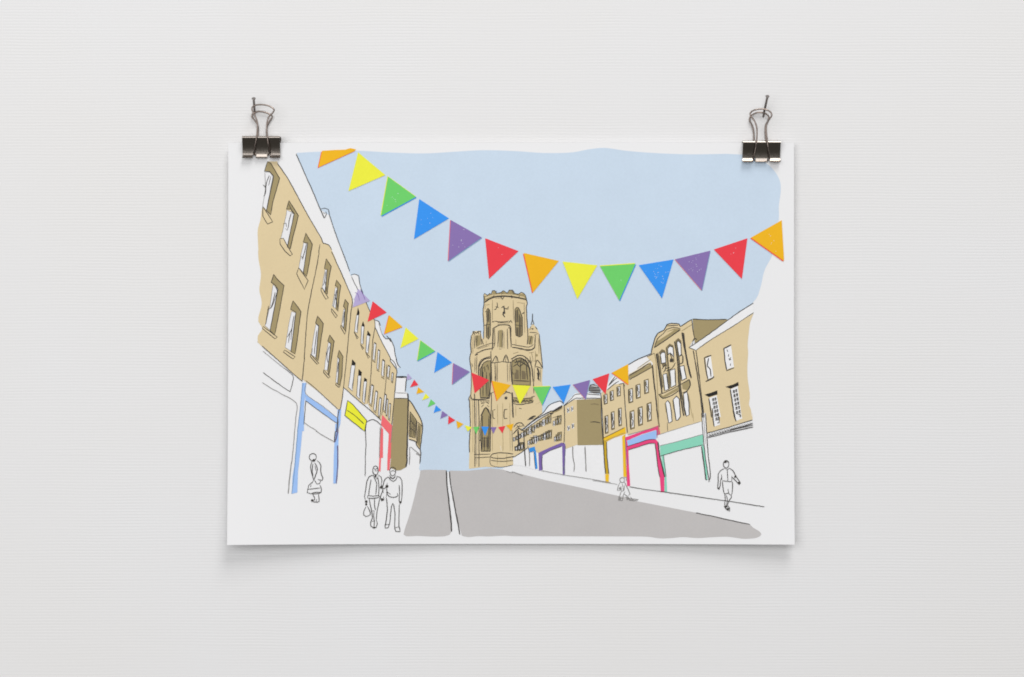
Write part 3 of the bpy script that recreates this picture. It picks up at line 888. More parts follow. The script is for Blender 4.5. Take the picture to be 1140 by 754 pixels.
p.poly(tJ(238, 320, 275, 300, 360, 250, 456, 195, 470, 320, 490, 470, 508, 655, 266, 716, 256, 560), 'tan', 3.7)
p.poly(tJ(272, 292, 272, 266, 350, 222, 420, 180, 445, 175, 456, 200, 440, 205, 360, 252), 'brown', 4)
p.poly(tJ(268, 180, 360, 130, 450, 92, 458, 180, 440, 172, 360, 215, 272, 262), 'white', 3.1)
p.line(tJ(268, 182, 330, 145, 400, 115, 450, 92), 1.0)
p.poly(tJ(300, 240, 440, 155, 446, 172, 360, 215, 276, 262, 274, 250), 'tan', 3.9)
p.line(tJ(276, 262, 360, 215, 420, 175, 448, 172), 1.2); p.line(tJ(276, 295, 360, 250, 452, 198), .8); p.line(tJ(340, 208, 440, 140), .9, 'brown')
p.line(tJ(455, 180, 462, 260, 478, 400, 492, 540, 508, 655), 1.6); p.line(tJ(268, 714, 360, 690, 500, 650), .7, 'grey')
H = attach(p.build('printed_house', label='tan printed house above the pink and blue shop front'))
for x, y in ((288, 415), (345, 382), (408, 345)):
    sash(x, y, 32, 104, tJ)
for x, y in ((300, 600), (362, 572), (430, 540)):
    sash(x, y, 32, 138, tJ)
q = Pen()
q.poly(tK(242, 188, 380, 140, 505, 92, 515, 160, 488, 172, 486, 128, 380, 160, 262, 210, 250, 215), 'pink', 4.2)
q.poly(tK(262, 212, 380, 165, 484, 132, 484, 200, 400, 210, 262, 256), 'sblue', 4.2)
q.poly(tK(255, 258, 340, 232, 420, 206, 478, 200, 495, 215, 480, 234, 430, 232, 350, 258, 272, 282), 'pink', 4.5)
q.poly(tK(248, 215, 262, 215, 272, 280, 276, 400, 286, 556, 262, 560, 258, 400), 'pink', 4.6)
q.poly(tK(474, 222, 498, 218, 508, 300, 522, 390, 546, 485, 546, 604, 520, 606, 512, 490, 494, 380), 'pink', 4.7)
q.line(tK(255, 258, 350, 228, 420, 205, 480, 202), .8); q.line(tK(272, 282, 350, 258, 430, 232, 474, 232), .8); q.line(tK(476, 232, 488, 330, 498, 420, 512, 490), .9)
q.line(tK(498, 222, 510, 320, 528, 400, 550, 490), 1.6); q.line(tK(248, 195, 260, 300, 266, 400), .8, 'plum'); q.line(tK(490, 130, 490, 190), .9, 'plum')
q.build('shop_frame', label='pink printed shop frame with a pale blue fascia').parent = H

# ---- right row: ornate gabled house
p = Pen()
p.poly(tL(0, 362, 28, 345, 45, 270, 70, 212, 112, 190, 130, 155, 160, 146, 208, 150, 218, 166, 292, 120, 306, 240, 275, 300, 320, 320, 345, 560, 365, 754) + tM(300, 55, 150, 98, 15, 140, 15, 0) + tL(70, 740, 45, 480, 38, 400), 'tan', 3.8)
p.poly(tL(50, 300, 68, 250, 100, 218, 140, 195, 175, 180, 218, 182, 170, 215, 120, 248), 'brown', 4)
p.poly(tL(66, 262, 88, 226, 120, 206, 150, 196, 178, 188, 150, 208, 104, 238), 'tan', 4.3)
for xs in (tL(60, 345, 74, 340, 104, 560, 96, 590), tL(124, 300, 134, 296, 148, 470, 140, 560), tL(180, 262, 192, 258, 232, 640, 222, 640), tL(228, 205, 242, 208, 262, 380, 286, 495, 272, 440, 250, 330)):
    p.poly(xs, 'brown', 4.5)
for xs in (tL(78, 335, 98, 312, 120, 322, 122, 338, 100, 330, 86, 350), tL(126, 300, 148, 276, 172, 288, 176, 308, 150, 292, 136, 312), tL(184, 258, 204, 240, 224, 258, 224, 276, 205, 258, 192, 272), tL(96, 405, 126, 402, 132, 420, 104, 430), tL(150, 372, 178, 372, 180, 392, 154, 398)):
    p.poly(xs, 'dkbrown', 4.6)
p.line(tL(28, 345, 45, 270, 70, 212, 112, 190, 130, 155, 160, 146, 208, 150, 218, 166, 250, 145, 292, 120), 1.2)
p.line(tL(48, 305, 70, 245, 110, 210, 130, 185, 170, 172, 218, 180), .9); p.line(tL(50, 302, 120, 255, 218, 186), 1.2); p.line(tL(0, 362, 50, 338), .9); p.line(tL(130, 162, 205, 158), 1.0)
p.line(tL(225, 195, 290, 155, 300, 150), .8, 'brown'); p.line(tL(290, 120, 300, 200, 308, 240), .9)
p.line(tL(50, 338, 60, 400, 70, 560, 78, 754) + tM(20, 60, 18, 140), .9, 'brown')
p.line(tL(300, 320, 318, 420, 345, 600, 362, 754), 1.3); p.line(tL(318, 318, 340, 500, 372, 754), 1.0)
p.line(tL(62, 340, 75, 420, 92, 540, 100, 600), 1.8); p.line(tL(72, 335, 88, 430, 104, 560), 1.0)
p.line(tL(125, 300, 140, 420, 148, 570), 1.0); p.line(tL(180, 262, 200, 380, 208, 540, 222, 640, 240, 745), 1.7); p.line(tL(192, 262, 210, 380, 218, 540, 232, 640, 250, 740), 1.2)
p.line(tL(228, 205, 238, 260, 250, 330, 272, 440, 288, 500), 2.0); p.line(tL(240, 210, 248, 290, 262, 380, 285, 495), 1.0); p.line(tL(228, 205, 240, 212, 238, 250, 228, 240), 1.2)
p.poly(tL(80, 606, 120, 596, 205, 552, 205, 578, 130, 618, 105, 630), 'brown', 4.4); p.poly(tL(228, 540, 275, 508, 280, 545, 265, 580, 232, 570), 'brown', 4.4)
p.poly(tL(90, 604, 200, 548, 200, 560, 106, 614), 'tan', 5)
p.line(tL(78, 604, 105, 630, 160, 612, 210, 580), 1.2); p.line(tL(80, 604, 120, 592, 205, 548, 275, 508), 1.0); p.line(tL(275, 508, 282, 545, 262, 582, 232, 594), 1.4)
p.dot(tL(158, 386)[0], 1.9, 'ink', 6.3); p.line(tL(100, 440, 125, 410, 118, 450, 108, 462), 1.2); p.line(tL(125, 455, 165, 435, 185, 400), 1.0); p.line(tL(135, 345, 150, 340, 172, 400), 1.0); p.line(tL(205, 360, 230, 350, 232, 400, 212, 410), 1.4); p.line(tL(118, 440, 150, 430), 1.4)
p.line(tL(270, 600, 295, 754), .7, 'brown'); p.line(tM(15, 142, 150, 98, 290, 55), .6, 'grey'); p.line(tM(240, 0, 245, 55), .6, 'brown'); p.line(tM(75, 60, 78, 118), .7)
H = attach(p.build('printed_house', label='ornate tan printed house with a curved gable and tall arched windows'))
for gl in (tL(88, 350, 100, 332, 120, 335, 125, 400, 96, 404), tL(136, 310, 150, 292, 170, 300, 176, 370, 165, 350, 150, 335, 138, 350), tL(192, 272, 205, 258, 222, 275, 224, 345, 208, 358),
           tL(106, 475, 130, 470, 142, 572, 118, 582), tL(150, 450, 182, 440, 188, 545, 158, 560), tL(214, 425, 240, 418, 256, 500, 228, 514),
           tJ(556, 470, 572, 452, 590, 475, 600, 545, 606, 612, 580, 626, 566, 540), tJ(614, 445, 638, 420, 660, 440, 666, 510, 668, 575, 652, 602, 636, 604, 624, 520), tJ(692, 402, 720, 386, 734, 470, 736, 560, 714, 574, 698, 500)):
    q = Pen()
    q.poly(gl, 'white', 4.8); q.line(gl, 1.2, 'ink', 5.8, curve=False, closed=True)
    a, b = gl[0], gl[-1]
    q.line([(a[0] - .8, a[1] + .5), (b[0] - .8, b[1] + .5)], 1.0, 'brown', 5.6)
    q.build('arched_window').parent = H
q = Pen()
q.poly(tM(15, 142, 150, 100, 295, 55, 305, 138, 160, 180, 25, 212), 'white', 4)
q.line(tM(25, 212, 160, 178, 300, 138), .6, 'grey')
q.poly(tM(28, 215, 160, 180, 305, 140, 306, 205, 280, 212, 160, 240, 40, 275, 32, 278), 'teal', 4.2)
q.poly(tM(38, 277, 52, 272, 60, 350, 68, 410, 58, 412, 46, 350), 'teal', 4.4); q.poly(tM(58, 414, 70, 414, 74, 510, 58, 512), 'teal', 4.5)
q.poly(tM(294, 212, 308, 206, 322, 300, 332, 380, 336, 432, 324, 432, 316, 330), 'teal', 4.4)
q.line(tM(32, 278, 160, 240, 280, 212, 306, 205), .8); q.line(tM(52, 275, 60, 350, 68, 412), .7)
q.line(tM(296, 215, 312, 330, 324, 432), 1.3); q.line(tM(330, 432, 322, 425), 1.5)
q.build('shop_frame', label='pale teal printed shop frame').parent = H
q = Pen()
q.poly(tM(296, 0, 326, 0, 338, 200, 352, 440, 342, 445, 335, 380, 312, 200, 305, 120), 'white', 4.9)
q.line(tM(296, 0, 305, 120, 318, 260, 335, 380, 346, 442), 1.0); q.line(tM(322, 0, 330, 130, 340, 280, 352, 380, 350, 425, 342, 445), 1.2); q.line(tM(308, 0, 322, 200), .6, 'grey')
q.build('drain_pipe').parent = H
# ---- right row: near house with white roof
p = Pen()
p.poly(tL(296, 120, 400, 122, 520, 120, 540, 128, 420, 225, 330, 280, 310, 270), 'brown', 3.3)
p.poly(tL(276, 300, 400, 215, 520, 125, 690, 16, 692, 78, 560, 160, 420, 245, 318, 318), 'white', 4.7)
p.poly(tL(312, 318, 420, 245, 560, 160, 690, 82) + smooth(tL(690, 82, 668, 140, 660, 200, 652, 280, 655, 340, 650, 420, 652, 500, 665, 600, 664, 640, 660, 670, 672, 700, 680, 754)) + tM(625, 0, 625, 45, 480, 88, 332, 132, 318, 60), 'tan', 3.95)
p.line(tL(296, 118, 400, 122, 516, 120), 1.0); p.line(tL(272, 302, 340, 258, 420, 202, 520, 128, 600, 70, 690, 14), 1.0); p.line(tL(320, 318, 420, 248, 560, 162, 690, 76), .8); p.line(tL(272, 302, 318, 320), 1.0)
p.line(tL(296, 262, 310, 242, 325, 250), 1.6); p.line(tL(292, 285, 300, 265), .9); p.line(tL(318, 322, 335, 440, 362, 700, 370, 754), .8)
p.line(tM(332, 130, 480, 88, 625, 44), 1.0); p.line(tM(336, 160, 480, 122, 630, 90), 1.1); p.line(tM(336, 152, 480, 112, 630, 78), 0.8)
for k in range(17):
    x = 345 + k * 16.5; y = 140 - k * 4.6
    p.line(tM(x, y - 6, x + 6, y + 7, x + 12, y - 6), 0.9)
p.line(tM(480, 108, 560, 88, 628, 68), 1.2)
H = attach(p.build('printed_house', label='tan printed house with a white roof at the near end of the right row'))
for gl, ln in ((tL(380, 372, 414, 358, 432, 492, 396, 506), (tL(375, 380, 372, 370, 418, 352), tL(374, 372, 382, 440, 395, 508), tL(380, 522, 432, 494, 432, 486), tL(400, 370, 392, 420, 410, 440, 415, 490))),
               (tL(500, 312, 545, 290, 564, 428, 515, 444), (tL(496, 318, 500, 308, 546, 284), tL(500, 312, 505, 380, 516, 446), tL(514, 452, 565, 432), tL(518, 315, 524, 330), tL(530, 345, 528, 360), tL(542, 365, 534, 385), tL(542, 405, 540, 420), tL(530, 375, 545, 380))),
               (tL(404, 628, 452, 610, 480, 754) + tM(410, 20, 416, 74, 380, 88, 366, 0), (tM(366, -30, 370, 40, 378, 88), tL(402, 630, 412, 700, 420, 754))),
               (tL(540, 572, 588, 550, 614, 754) + tM(552, 10, 560, 34, 518, 52, 505, 0), (tL(540, 572, 552, 650, 566, 754), tM(505, -10, 512, 30, 520, 54)))):
    q = Pen()
    q.poly(gl, 'white', 4.8)
    for l_ in ln:
        q.line(l_, 1.5, 'ink', 6)
    q.build('window').parent = H
for hd in (tL(374, 606, 420, 592, 456, 578, 458, 604, 402, 622), tL(508, 556, 560, 540, 592, 524, 594, 548, 542, 568)):
    q = Pen(); q.poly(hd, 'dark', 5); q.build('window_hood').parent = H
q = Pen()
for k in range(6):
    for c in range(2):
        x, y = 424 + k * 4.2 + c * 15, 640 + k * 25 - c * 4
        q.line(tL(x, y - 8, x + 7, y - 10, x + 8, y + 9), 1.7)
        q.line(tL(x, y - 6, x + 1, y + 9), 1.2)
        x, y = 557 + k * 4.2 + c * 16, 588 + k * 27 - c * 6
        q.line(tL(x, y - 8, x + 7, y - 10, x + 9, y + 9), 1.9)
        q.line(tL(x, y - 6, x + 2, y + 9), 1.2)
q.line(tM(388, 10, 402, 10, 404, 25), 1.6); q.line(tM(396, 45, 410, 42, 410, 60), 1.6); q.line(tM(398, 65, 412, 62), 1.6); q.line(tM(530, 10, 545, 8, 548, 28), 1.6); q.line(tM(540, 20, 552, 18), 1.6)
q.build('glazing_bars').parent = H

# ---- bunting
FL = {'R': ('red', None, None), 'O': ('orange', ('redge', -1.0, .9), None), 'Y': ('yellow', None, None), 'G': ('green', ('yellow', -.6, -.9), ('dblue', .8, .9)),
      'B': ('blue', None, None), 'P': ('purple', ('coral', -.7, .3), ('cool', .4, .8)), 'L': ('lav', None, None)}


def pennant(parent, pts, c, big=1.0, specks=0):
    col, u1, u2 = FL[c]
    q = Pen()
    if big > 0.3:
        for u, lv in ((u1, 7.2), (u2, 7.6)):
            if u:
                q.poly([(x + u[1] * big, y + u[2] * big) for x, y in pts], u[0], lv)
    q.poly(pts, col, 8.2)
    cx = sum(a[0] for a in pts) / len(pts); cy = sum(a[1] for a in pts) / len(pts)
    for _ in range(specks):
        a, b, d = [random.random() for _ in range(3)]
        s = a + b + d
        x = (a * pts[0][0] + b * pts[1][0] + d * pts[2][0]) / s; y = (a * pts[0][1] + b * pts[1][1] + d * pts[2][1]) / s
        r = random.uniform(.16, .42)
        q.dot((x + (cx - x) * .15, y + (cy - y) * .15), r, 'speck', 9)
    o = q.build('pennant')
    o.parent = parent


B1 = attach(empty('printed_bunting')); B1.location = (0, 0, 0); B1['label'] = 'largest string of printed bunting, across the top of the sky'
for pts, c, sp in ((tO(108, 75, 190, 70, 255, 68, 290, 58, 325, 66, 322, 74, 84, 182), 'O', 0), (tO(340, 85, 516, 232, 278, 335), 'Y', 0), (tO(533, 242, 714, 373, 488, 496), 'G', 7), (tP(97, 97, 289, 222, 63, 356), 'B', 6), (tP(300, 232, 501, 345, 285, 496), 'P', 7), (tP(523, 350, 738, 433, 548, 612), 'R', 2),
                   (tQ(62, 220, 246, 262, 110, 428), 'O', 0), (tQ(265, 265, 448, 285, 343, 462), 'Y', 0), (tQ(462, 290, 648, 277, 563, 470), 'G', 1), (tR(42, 548, 188, 524, 140, 687), 'B', 26), (tR(195, 523, 342, 487, 307, 653), 'P', 16), (tR(357, 482, 498, 435, 475, 606), 'R', 3), (tR(513, 432, 642, 359, 652, 530), 'O', 6)):
    pennant(B1, pts, c, 1.0, sp)
B2 = attach(empty('printed_bunting')); B2.location = (0, 0, 0); B2['label'] = 'middle string of printed bunting, crossing in front of the tower'
for pts, c in ((tN(432, 262, 515, 345, 392, 392), 'L'), (tS(117, 73, 191, 132, 90, 181), 'R'), (tS(203, 145, 274, 208, 179, 244), 'O'), (tS(290, 210, 358, 270, 262, 319), 'Y'), (tS(368, 279, 444, 335, 351, 386), 'G'), (tS(457, 340, 534, 395, 440, 448), 'B'), (tS(540, 398, 626, 443, 535, 509), 'P'), (tS(635, 447, 729, 487, 652, 557), 'R'),
               (tH(259, 62, 402, 95, 297, 214), 'O'), (tH(414, 93, 552, 100, 472, 241), 'Y'), (tH(572, 110, 706, 105, 642, 248), 'G'), (tI(347, 69, 473, 52, 425, 182), 'B'), (tI(490, 52, 608, 20, 578, 155), 'P'), (tJ(-2, 290, 126, 245, 98, 406), 'R'), (tJ(146, 240, 270, 174, 273, 331), 'O')):
    pennant(B2, pts, c, 0.7)
q = Pen()
q.poly(tN(402, 338, 432, 262, 446, 276, 440, 340), 'lav', 8.6)
q.line(tN(410, 285, 430, 300, 440, 345), .7, 'plum', 9); q.line(tN(448, 265, 470, 310, 480, 340), .7, 'plum', 9)
q.build('pennant_lines', label='roof lines showing through the pale lavender pennant').parent = B2
B3 = attach(empty('printed_bunting')); B3.location = (0, 0, 0); B3['label'] = 'smallest string of printed bunting, hanging far down the street'
for pts, c in ((tU(98, 113, 133, 153, 90, 166), 'L'), (tU(150, 162, 183, 205, 117, 223), 'R'), (tU(181, 222, 229, 261, 167, 276), 'O'), (tU(240, 272, 271, 305, 212, 326), 'Y'), (tU(282, 318, 319, 352, 257, 381), 'G'), (tU(322, 367, 366, 405, 304, 426), 'B'), (tU(372, 411, 419, 445, 357, 473), 'P'), (tU(422, 450, 476, 485, 419, 518), 'R'), (tU(483, 488, 541, 515, 494, 553), 'O'),
               (tU(549, 524, 606, 540, 576, 576), 'Y'), (tU(617, 540, 666, 535, 643, 596), 'G'), (tU(682, 535, 741, 537, 712, 609), 'B'), (tU(755, 540, 804, 540, 778, 593), 'P'), (tU(816, 540, 873, 530, 850, 589), 'R'), (tU(878, 525, 939, 512, 921, 571), 'O')):
    pennant(B3, pts, c, 0.25)


# ---- line-drawn people on the print
def person(lines, label, w=0.85, mat='ink', dots=()):
    q = Pen()
    for l_ in lines:
        q.line(l_, w, mat, 7)
    for c_, r_ in dots:
        q.dot(c_, r_, mat, 7.3)
    return attach(q.build('printed_person', label=label))


def ring(tl, cx, cy, rx, ry):
    return tl(*[v for i in range(11) for v in (cx + rx * math.cos(i * math.pi / 5), cy + ry * math.sin(i * math.pi / 5))])


person([ring(tD, 364, 219, 30, 32), tD(340, 235, 355, 252, 385, 248), tD(356, 258, 346, 300, 350, 335, 362, 378, 370, 405), tD(366, 275, 358, 320, 366, 378), tD(398, 246, 422, 268, 432, 295, 430, 340, 448, 395, 442, 414, 405, 404),
        tD(380, 266, 396, 295, 402, 320, 388, 370, 374, 408), tD(382, 290, 390, 330), tD(358, 438, 372, 404, 398, 446), tD(365, 425, 332, 452, 322, 488, 318, 515, 350, 526, 395, 526, 432, 516, 436, 490, 424, 452), tD(398, 445, 420, 440, 432, 416),
        tD(326, 488, 370, 484, 424, 478), tD(355, 520, 400, 512, 432, 515), tD(362, 526, 378, 556, 382, 576, 352, 584, 372, 594, 400, 596, 418, 590, 412, 530), tD(398, 570, 392, 592), tD(350, 450, 345, 470)],
       'line-drawn woman with a bag looking into the blue shop', 0.95, dots=((tD(360, 582)[0], 1.5), (tD(372, 246)[0], 1.6)))
person([tF(196, 140, 206, 116, 224, 110, 240, 122, 246, 160, 236, 186, 214, 188, 200, 170, 196, 140), tF(200, 130, 220, 140, 240, 130), tF(205, 190, 165, 205, 148, 240, 138, 300, 126, 380, 132, 410), tF(182, 230, 170, 300, 160, 372), tF(198, 190, 215, 225, 232, 258, 228, 320, 224, 364), tF(210, 200, 235, 225, 245, 200), tF(246, 190, 270, 208, 278, 240, 272, 270),
        tF(155, 372, 200, 376, 250, 372, 270, 396), tF(152, 394, 200, 398, 252, 388), tF(152, 370, 150, 394), tF(165, 400, 175, 450, 188, 510, 194, 570, 182, 600, 180, 640, 205, 658, 228, 652, 238, 620, 230, 590), tF(212, 400, 214, 460, 222, 500), tF(258, 395, 248, 450, 234, 520, 228, 590), tF(192, 505, 214, 510), tF(210, 515, 206, 560, 212, 600, 208, 650), tF(190, 600, 215, 596),
        tF(138, 470, 122, 500, 116, 540, 138, 556, 176, 540, 168, 500, 150, 465), tF(240, 210, 250, 260, 252, 330, 248, 372), tF(215, 150, 235, 155)],
       'line-drawn walker in a jacket carrying a small bag', 0.95, dots=((tF(140, 425)[0], 1.6), (tF(140, 450)[0], 1.2), (tF(212, 655)[0], 1.2), (tF(222, 200)[0], 1.3)))
person([tF(346, 150, 354, 128, 376, 122, 398, 132, 400, 160, 392, 186, 372, 200, 356, 188, 346, 150), tF(356, 160, 376, 150, 394, 160), tF(332, 204, 355, 235, 378, 248, 402, 230, 412, 206), tF(345, 195, 375, 225, 400, 195), tF(340, 215, 370, 220, 395, 212), tF(334, 206, 306, 226, 290, 270, 282, 305, 300, 312, 316, 296, 326, 262),
        tF(408, 202, 440, 212, 454, 240, 456, 310, 452, 400, 440, 448, 430, 420, 434, 350, 430, 280), tF(320, 300, 324, 350, 316, 382), tF(318, 350, 340, 380, 380, 388, 420, 376, 414, 350), tF(330, 345, 356, 362), tF(316, 388, 322, 440, 326, 500, 316, 590, 306, 640, 308, 658, 332, 656, 346, 620, 354, 540, 362, 470, 375, 440, 386, 480, 394, 560, 390, 640, 400, 688, 438, 692, 436, 668, 428, 640, 428, 560, 432, 450), tF(310, 630, 345, 625), tF(392, 655, 430, 650),
        tF(270, 270, 286, 310, 276, 350, 264, 390, 276, 418, 296, 412, 292, 380), tF(286, 310, 290, 350)],
       'line-drawn walker in a hooded top, hands at the sides', 0.95, dots=((tF(322, 290)[0], 1.7), (tF(272, 300)[0], 1.7), (tF(280, 405)[0], 1.3), (tF(442, 430)[0], 1.3), (tF(324, 345)[0], 1.0)))
person([ring(tM, 455, 330, 18, 25), tM(438, 322, 450, 312, 470, 318), tM(445, 358, 415, 374, 404, 395, 404, 440, 400, 485, 408, 494, 416, 470, 418, 440, 428, 410), tM(424, 395, 428, 430), tM(474, 354, 498, 370, 514, 400, 530, 425, 546, 452, 538, 460, 515, 435, 490, 412), tM(450, 356, 462, 368, 475, 354), tM(462, 368, 466, 436), tM(430, 436, 460, 440, 492, 442), tM(492, 405, 490, 440),
        tM(430, 440, 436, 490, 444, 522, 468, 516, 488, 532, 496, 490, 494, 442), tM(466, 490, 472, 515), tM(446, 522, 448, 560, 446, 600, 460, 626, 478, 632, 476, 612, 462, 595, 470, 570, 488, 545, 488, 532), tM(455, 530, 462, 560, 456, 596), tM(440, 600, 452, 618)],
       'line-drawn walker in shirt and shorts on the right pavement', 0.95, dots=((tM(450, 314)[0], 1.5), (tM(538, 450)[0], 1.4), (tM(512, 412)[0], 1.2), (tM(466, 618)[0], 1.4), (tM(406, 486)[0], 1.1), (tM(455, 602)[0], 1.2)))
person([ring(tK, 225, 512, 18, 20), tK(208, 530, 195, 560, 188, 590, 210, 590, 214, 560), tK(240, 525, 258, 560, 275, 590, 284, 620, 270, 628), tK(215, 560, 220, 600, 238, 590, 240, 550), tK(215, 600, 205, 640, 195, 665, 225, 668, 232, 630, 246, 600), tK(240, 620, 270, 640, 282, 668, 310, 660, 285, 640), tK(195, 640, 235, 655), tK(250, 640, 300, 668, 345, 665), tK(225, 540, 235, 590), tK(236, 495, 256, 490, 256, 520)],
       'faint grey line-drawn child beside the gold shop', 0.9, 'grey', dots=((tK(208, 655)[0], 1.2), (tK(265, 655)[0], 1.2), (tK(205, 575)[0], 1.0)))

# ------------------------------------------------------------------ binder clips


def tube(path, r, seg=10):
    """closed-end tube along a list of Vectors"""
    vs = []; fs = []
    n = len(path)
    prev = None
    for i, c in enumerate(path):
        t = (path[min(n - 1, i + 1)] - path[max(0, i - 1)]).normalized()
        if prev is None:
            up = Vector((0, 1, 0)) if abs(t.y) < 0.9 else Vector((1, 0, 0))
            a = t.cross(up).normalized()
        else:
            a = (prev - t * prev.dot(t)).normalized()
        prev = a
        b = t.cross(a)
        rr = r[i] if isinstance(r, list) else r
        for k in range(seg):
            an = 2 * math.pi * k / seg
            vs.append(c + a * (rr * math.cos(an)) + b * (rr * math.sin(an)))
    for i in range(n - 1):
        for k in range(seg):
            k2 = (k + 1) % seg
            fs.append((i * seg + k, i * seg + k2, (i + 1) * seg + k2, (i + 1) * seg + k))
    fs.append(tuple(range(seg))[::-1])
    fs.append(tuple((n - 1) * seg + k for k in range(seg)))
    return [tuple(v) for v in vs], fs


def cat3(pts, step=0.0006):
    out = []
    n = len(pts)
    for i in range(n - 1):
        p1, p2 = pts[i], pts[i + 1]
        p0 = pts[i - 1] if i else p1
        p3 = pts[i + 2] if i + 2 < n else p2
        k = max(2, int((p2 - p1).length / step))
        for s in range(k):
            t = s / k
            out.append(0.5 * (2 * p1 + (p2 - p0) * t + (2 * p0 - 5 * p1 + 4 * p2 - p3) * t * t + (3 * p1 - p0 - 3 * p2 + p3) * t ** 3))
    out.append(pts[-1])
    return out


def sheet_strip(profile, x0, x1, th, nxs=2, crown=0.0):
    """bent sheet metal: profile of (depth mm, height mm) extruded from x0 to x1 (mm), thickness th"""
    n = len(profile)
    nor = []
    for i in range(n):
        a = profile[max(0, i - 1)]; b = profile[min(n - 1, i + 1)]
        d = (b[0] - a[0], b[1] - a[1]); l = math.hypot(*d) or 1
        nor.append((-d[1] / l, d[0] / l))
    vs = []; fs = []
    xs = [x0 + (x1 - x0) * k / nxs for k in range(nxs + 1)]
    for side in (0.5, -0.5):
        for (d, z), (a, b) in zip(profile, nor):
            for x in xs:
                vs.append((x * MM, -(d + a * th * side) * MM, (z + b * th * side) * MM))
    m = nxs + 1
    for i in range(n - 1):
        for k in range(nxs):
            q = (i * m + k, i * m + k + 1, (i + 1) * m + k + 1, (i + 1) * m + k)
            fs.append(q)
            fs.append(tuple(v + n * m for v in q[::-1]))
        for k in (0, nxs):
            q = (i * m + k, (i + 1) * m + k, (i + 1) * m + k + n * m, i * m + k + n * m)
            fs.append(q if k == 0 else q[::-1])
    for i in (0, n - 1):
        for k in range(nxs):
            q = (i * m + k, i * m + k + n * m, i * m + k + 1 + n * m, i * m + k + 1)
            fs.append(q if i == 0 else q[::-1])
    return vs, fs


def arc(cx, cz, r, a0, a1, k=8):
    return [(cx + r * math.cos(math.radians(a0 + (a1 - a0) * i / k)), cz + r * math.sin(math.radians(a0 + (a1 - a0) * i / k))) for i in range(k + 1)]


def join(parts):
    V = []; F = []
    for v, f in parts:
        b = len(V)
        V += v
        F += [tuple(i + b for i in q) for q in f]
    return V, F


def binder_clip(cx, ytop, ybot, front, rear, label, grip, tilt=0.0):
    """cx, ytop, ybot: the body on the layout; front / rear: the wire paths as (x, y, depth mm)"""
    pf = 1.0 - 0.009 / CAM_D
    px = lambda x, y, d: Vector(((x - 570) * S * pf, -d * MM, (377 - y) * S * pf))
    org = px(cx, ytop, 0.0)
    root = empty('binder_clip', (org.x, -grip * MM, org.z))
    tag(root, label, 'binder clip', 'binder clips holding the print')
    hgt = (ybot - ytop) * S / MM * pf            # to the bottom of the lips, mm
    hp = hgt - 1.9                                # plate height
    half = 20.0 / 2 * 0.985
    F, Bk = grip + 3.8, grip - 3.6                # front and back of the spine
    r = 0.65
    # spine with rounded bends, front and back plates closing on the sheet
    prof = [(grip + 0.45 - grip, -hp)]
    prof = []
    prof.append((grip + 0.75, -hp))
    for k in range(1, 7):
        t = k / 7
        prof.append((grip + 0.75 + (F - grip - 0.75) * t - 0.45 * math.sin(t * math.pi), -hp + (hp - r) * t))
    prof += arc(F - r, -r, r, 0, 90)
    prof += arc(Bk + r, -r, r, 90, 180)
    for k in range(6, 0, -1):
        t = k / 7
        prof.append((grip - 0.75 + (Bk - grip + 0.75) * t + 0.45 * math.sin(t * math.pi), -hp + (hp - r) * t))
    prof.append((grip - 0.75, -hp))
    prof = [(d - grip, z) for d, z in prof]
    parts = [sheet_strip(prof, -half, half, 0.42, 6)]
    # flared lips either side, rolled tab between
    for sg in (1, -1):
        lip = [(sg * 0.75, -hp + 0.35)] + [(sg * d, z) for d, z in arc(3.0, -hp + 0.25, 2.25, 180, 262, 8)]
        if sg < 0:
            lip = lip[::-1]
        parts.append(sheet_strip(lip, -half, -half + 5.3, 0.42, 2))
        parts.append(sheet_strip(lip, half - 5.3, half, 0.42, 2))
        tab = [(sg * 0.80, -hp + 0.3), (sg * 0.62, -hp - 0.6), (sg * 0.6, -hp - 1.15)] + [(sg * d, z) for d, z in arc(1.3, -hp - 1.3, 0.7, 180, 330, 8)]
        if sg < 0:
            tab = tab[::-1]
        parts.append(sheet_strip(tab, -half + 6.9, half - 6.9, 0.42, 2))
    v, f = join(parts)
    body = mesh_obj('clip_body', v, f, M_CLIP, root, True)
    bv = body.modifiers.new('bevel', 'BEVEL'); bv.width = 0.00008; bv.segments = 2; bv.limit_method = 'ANGLE'
    body.data.set_sharp_from_angle(angle=math.radians(35))
    for path in (front, rear):
        pts = [px(x, y, d) - Vector((org.x, -grip * MM, org.z)) for x, y, d in path]
        v, f = tube(cat3(pts), 0.42 * MM)
        mesh_obj('wire_handle', v, f, M_WIRE, root, True)
    return root


GRIP = 4.2


def zl(*a):  # drafting sheet over the left clip: (x, y, depth) triples
    return [(240 + a[i] / 7.54, 90 + a[i + 1] / 7.54, a[i + 2]) for i in range(0, len(a), 3)]


def zr(*a):
    return [(790 + a[i] / 7.54, 90 + a[i + 1] / 7.54, a[i + 2]) for i in range(0, len(a), 3)]


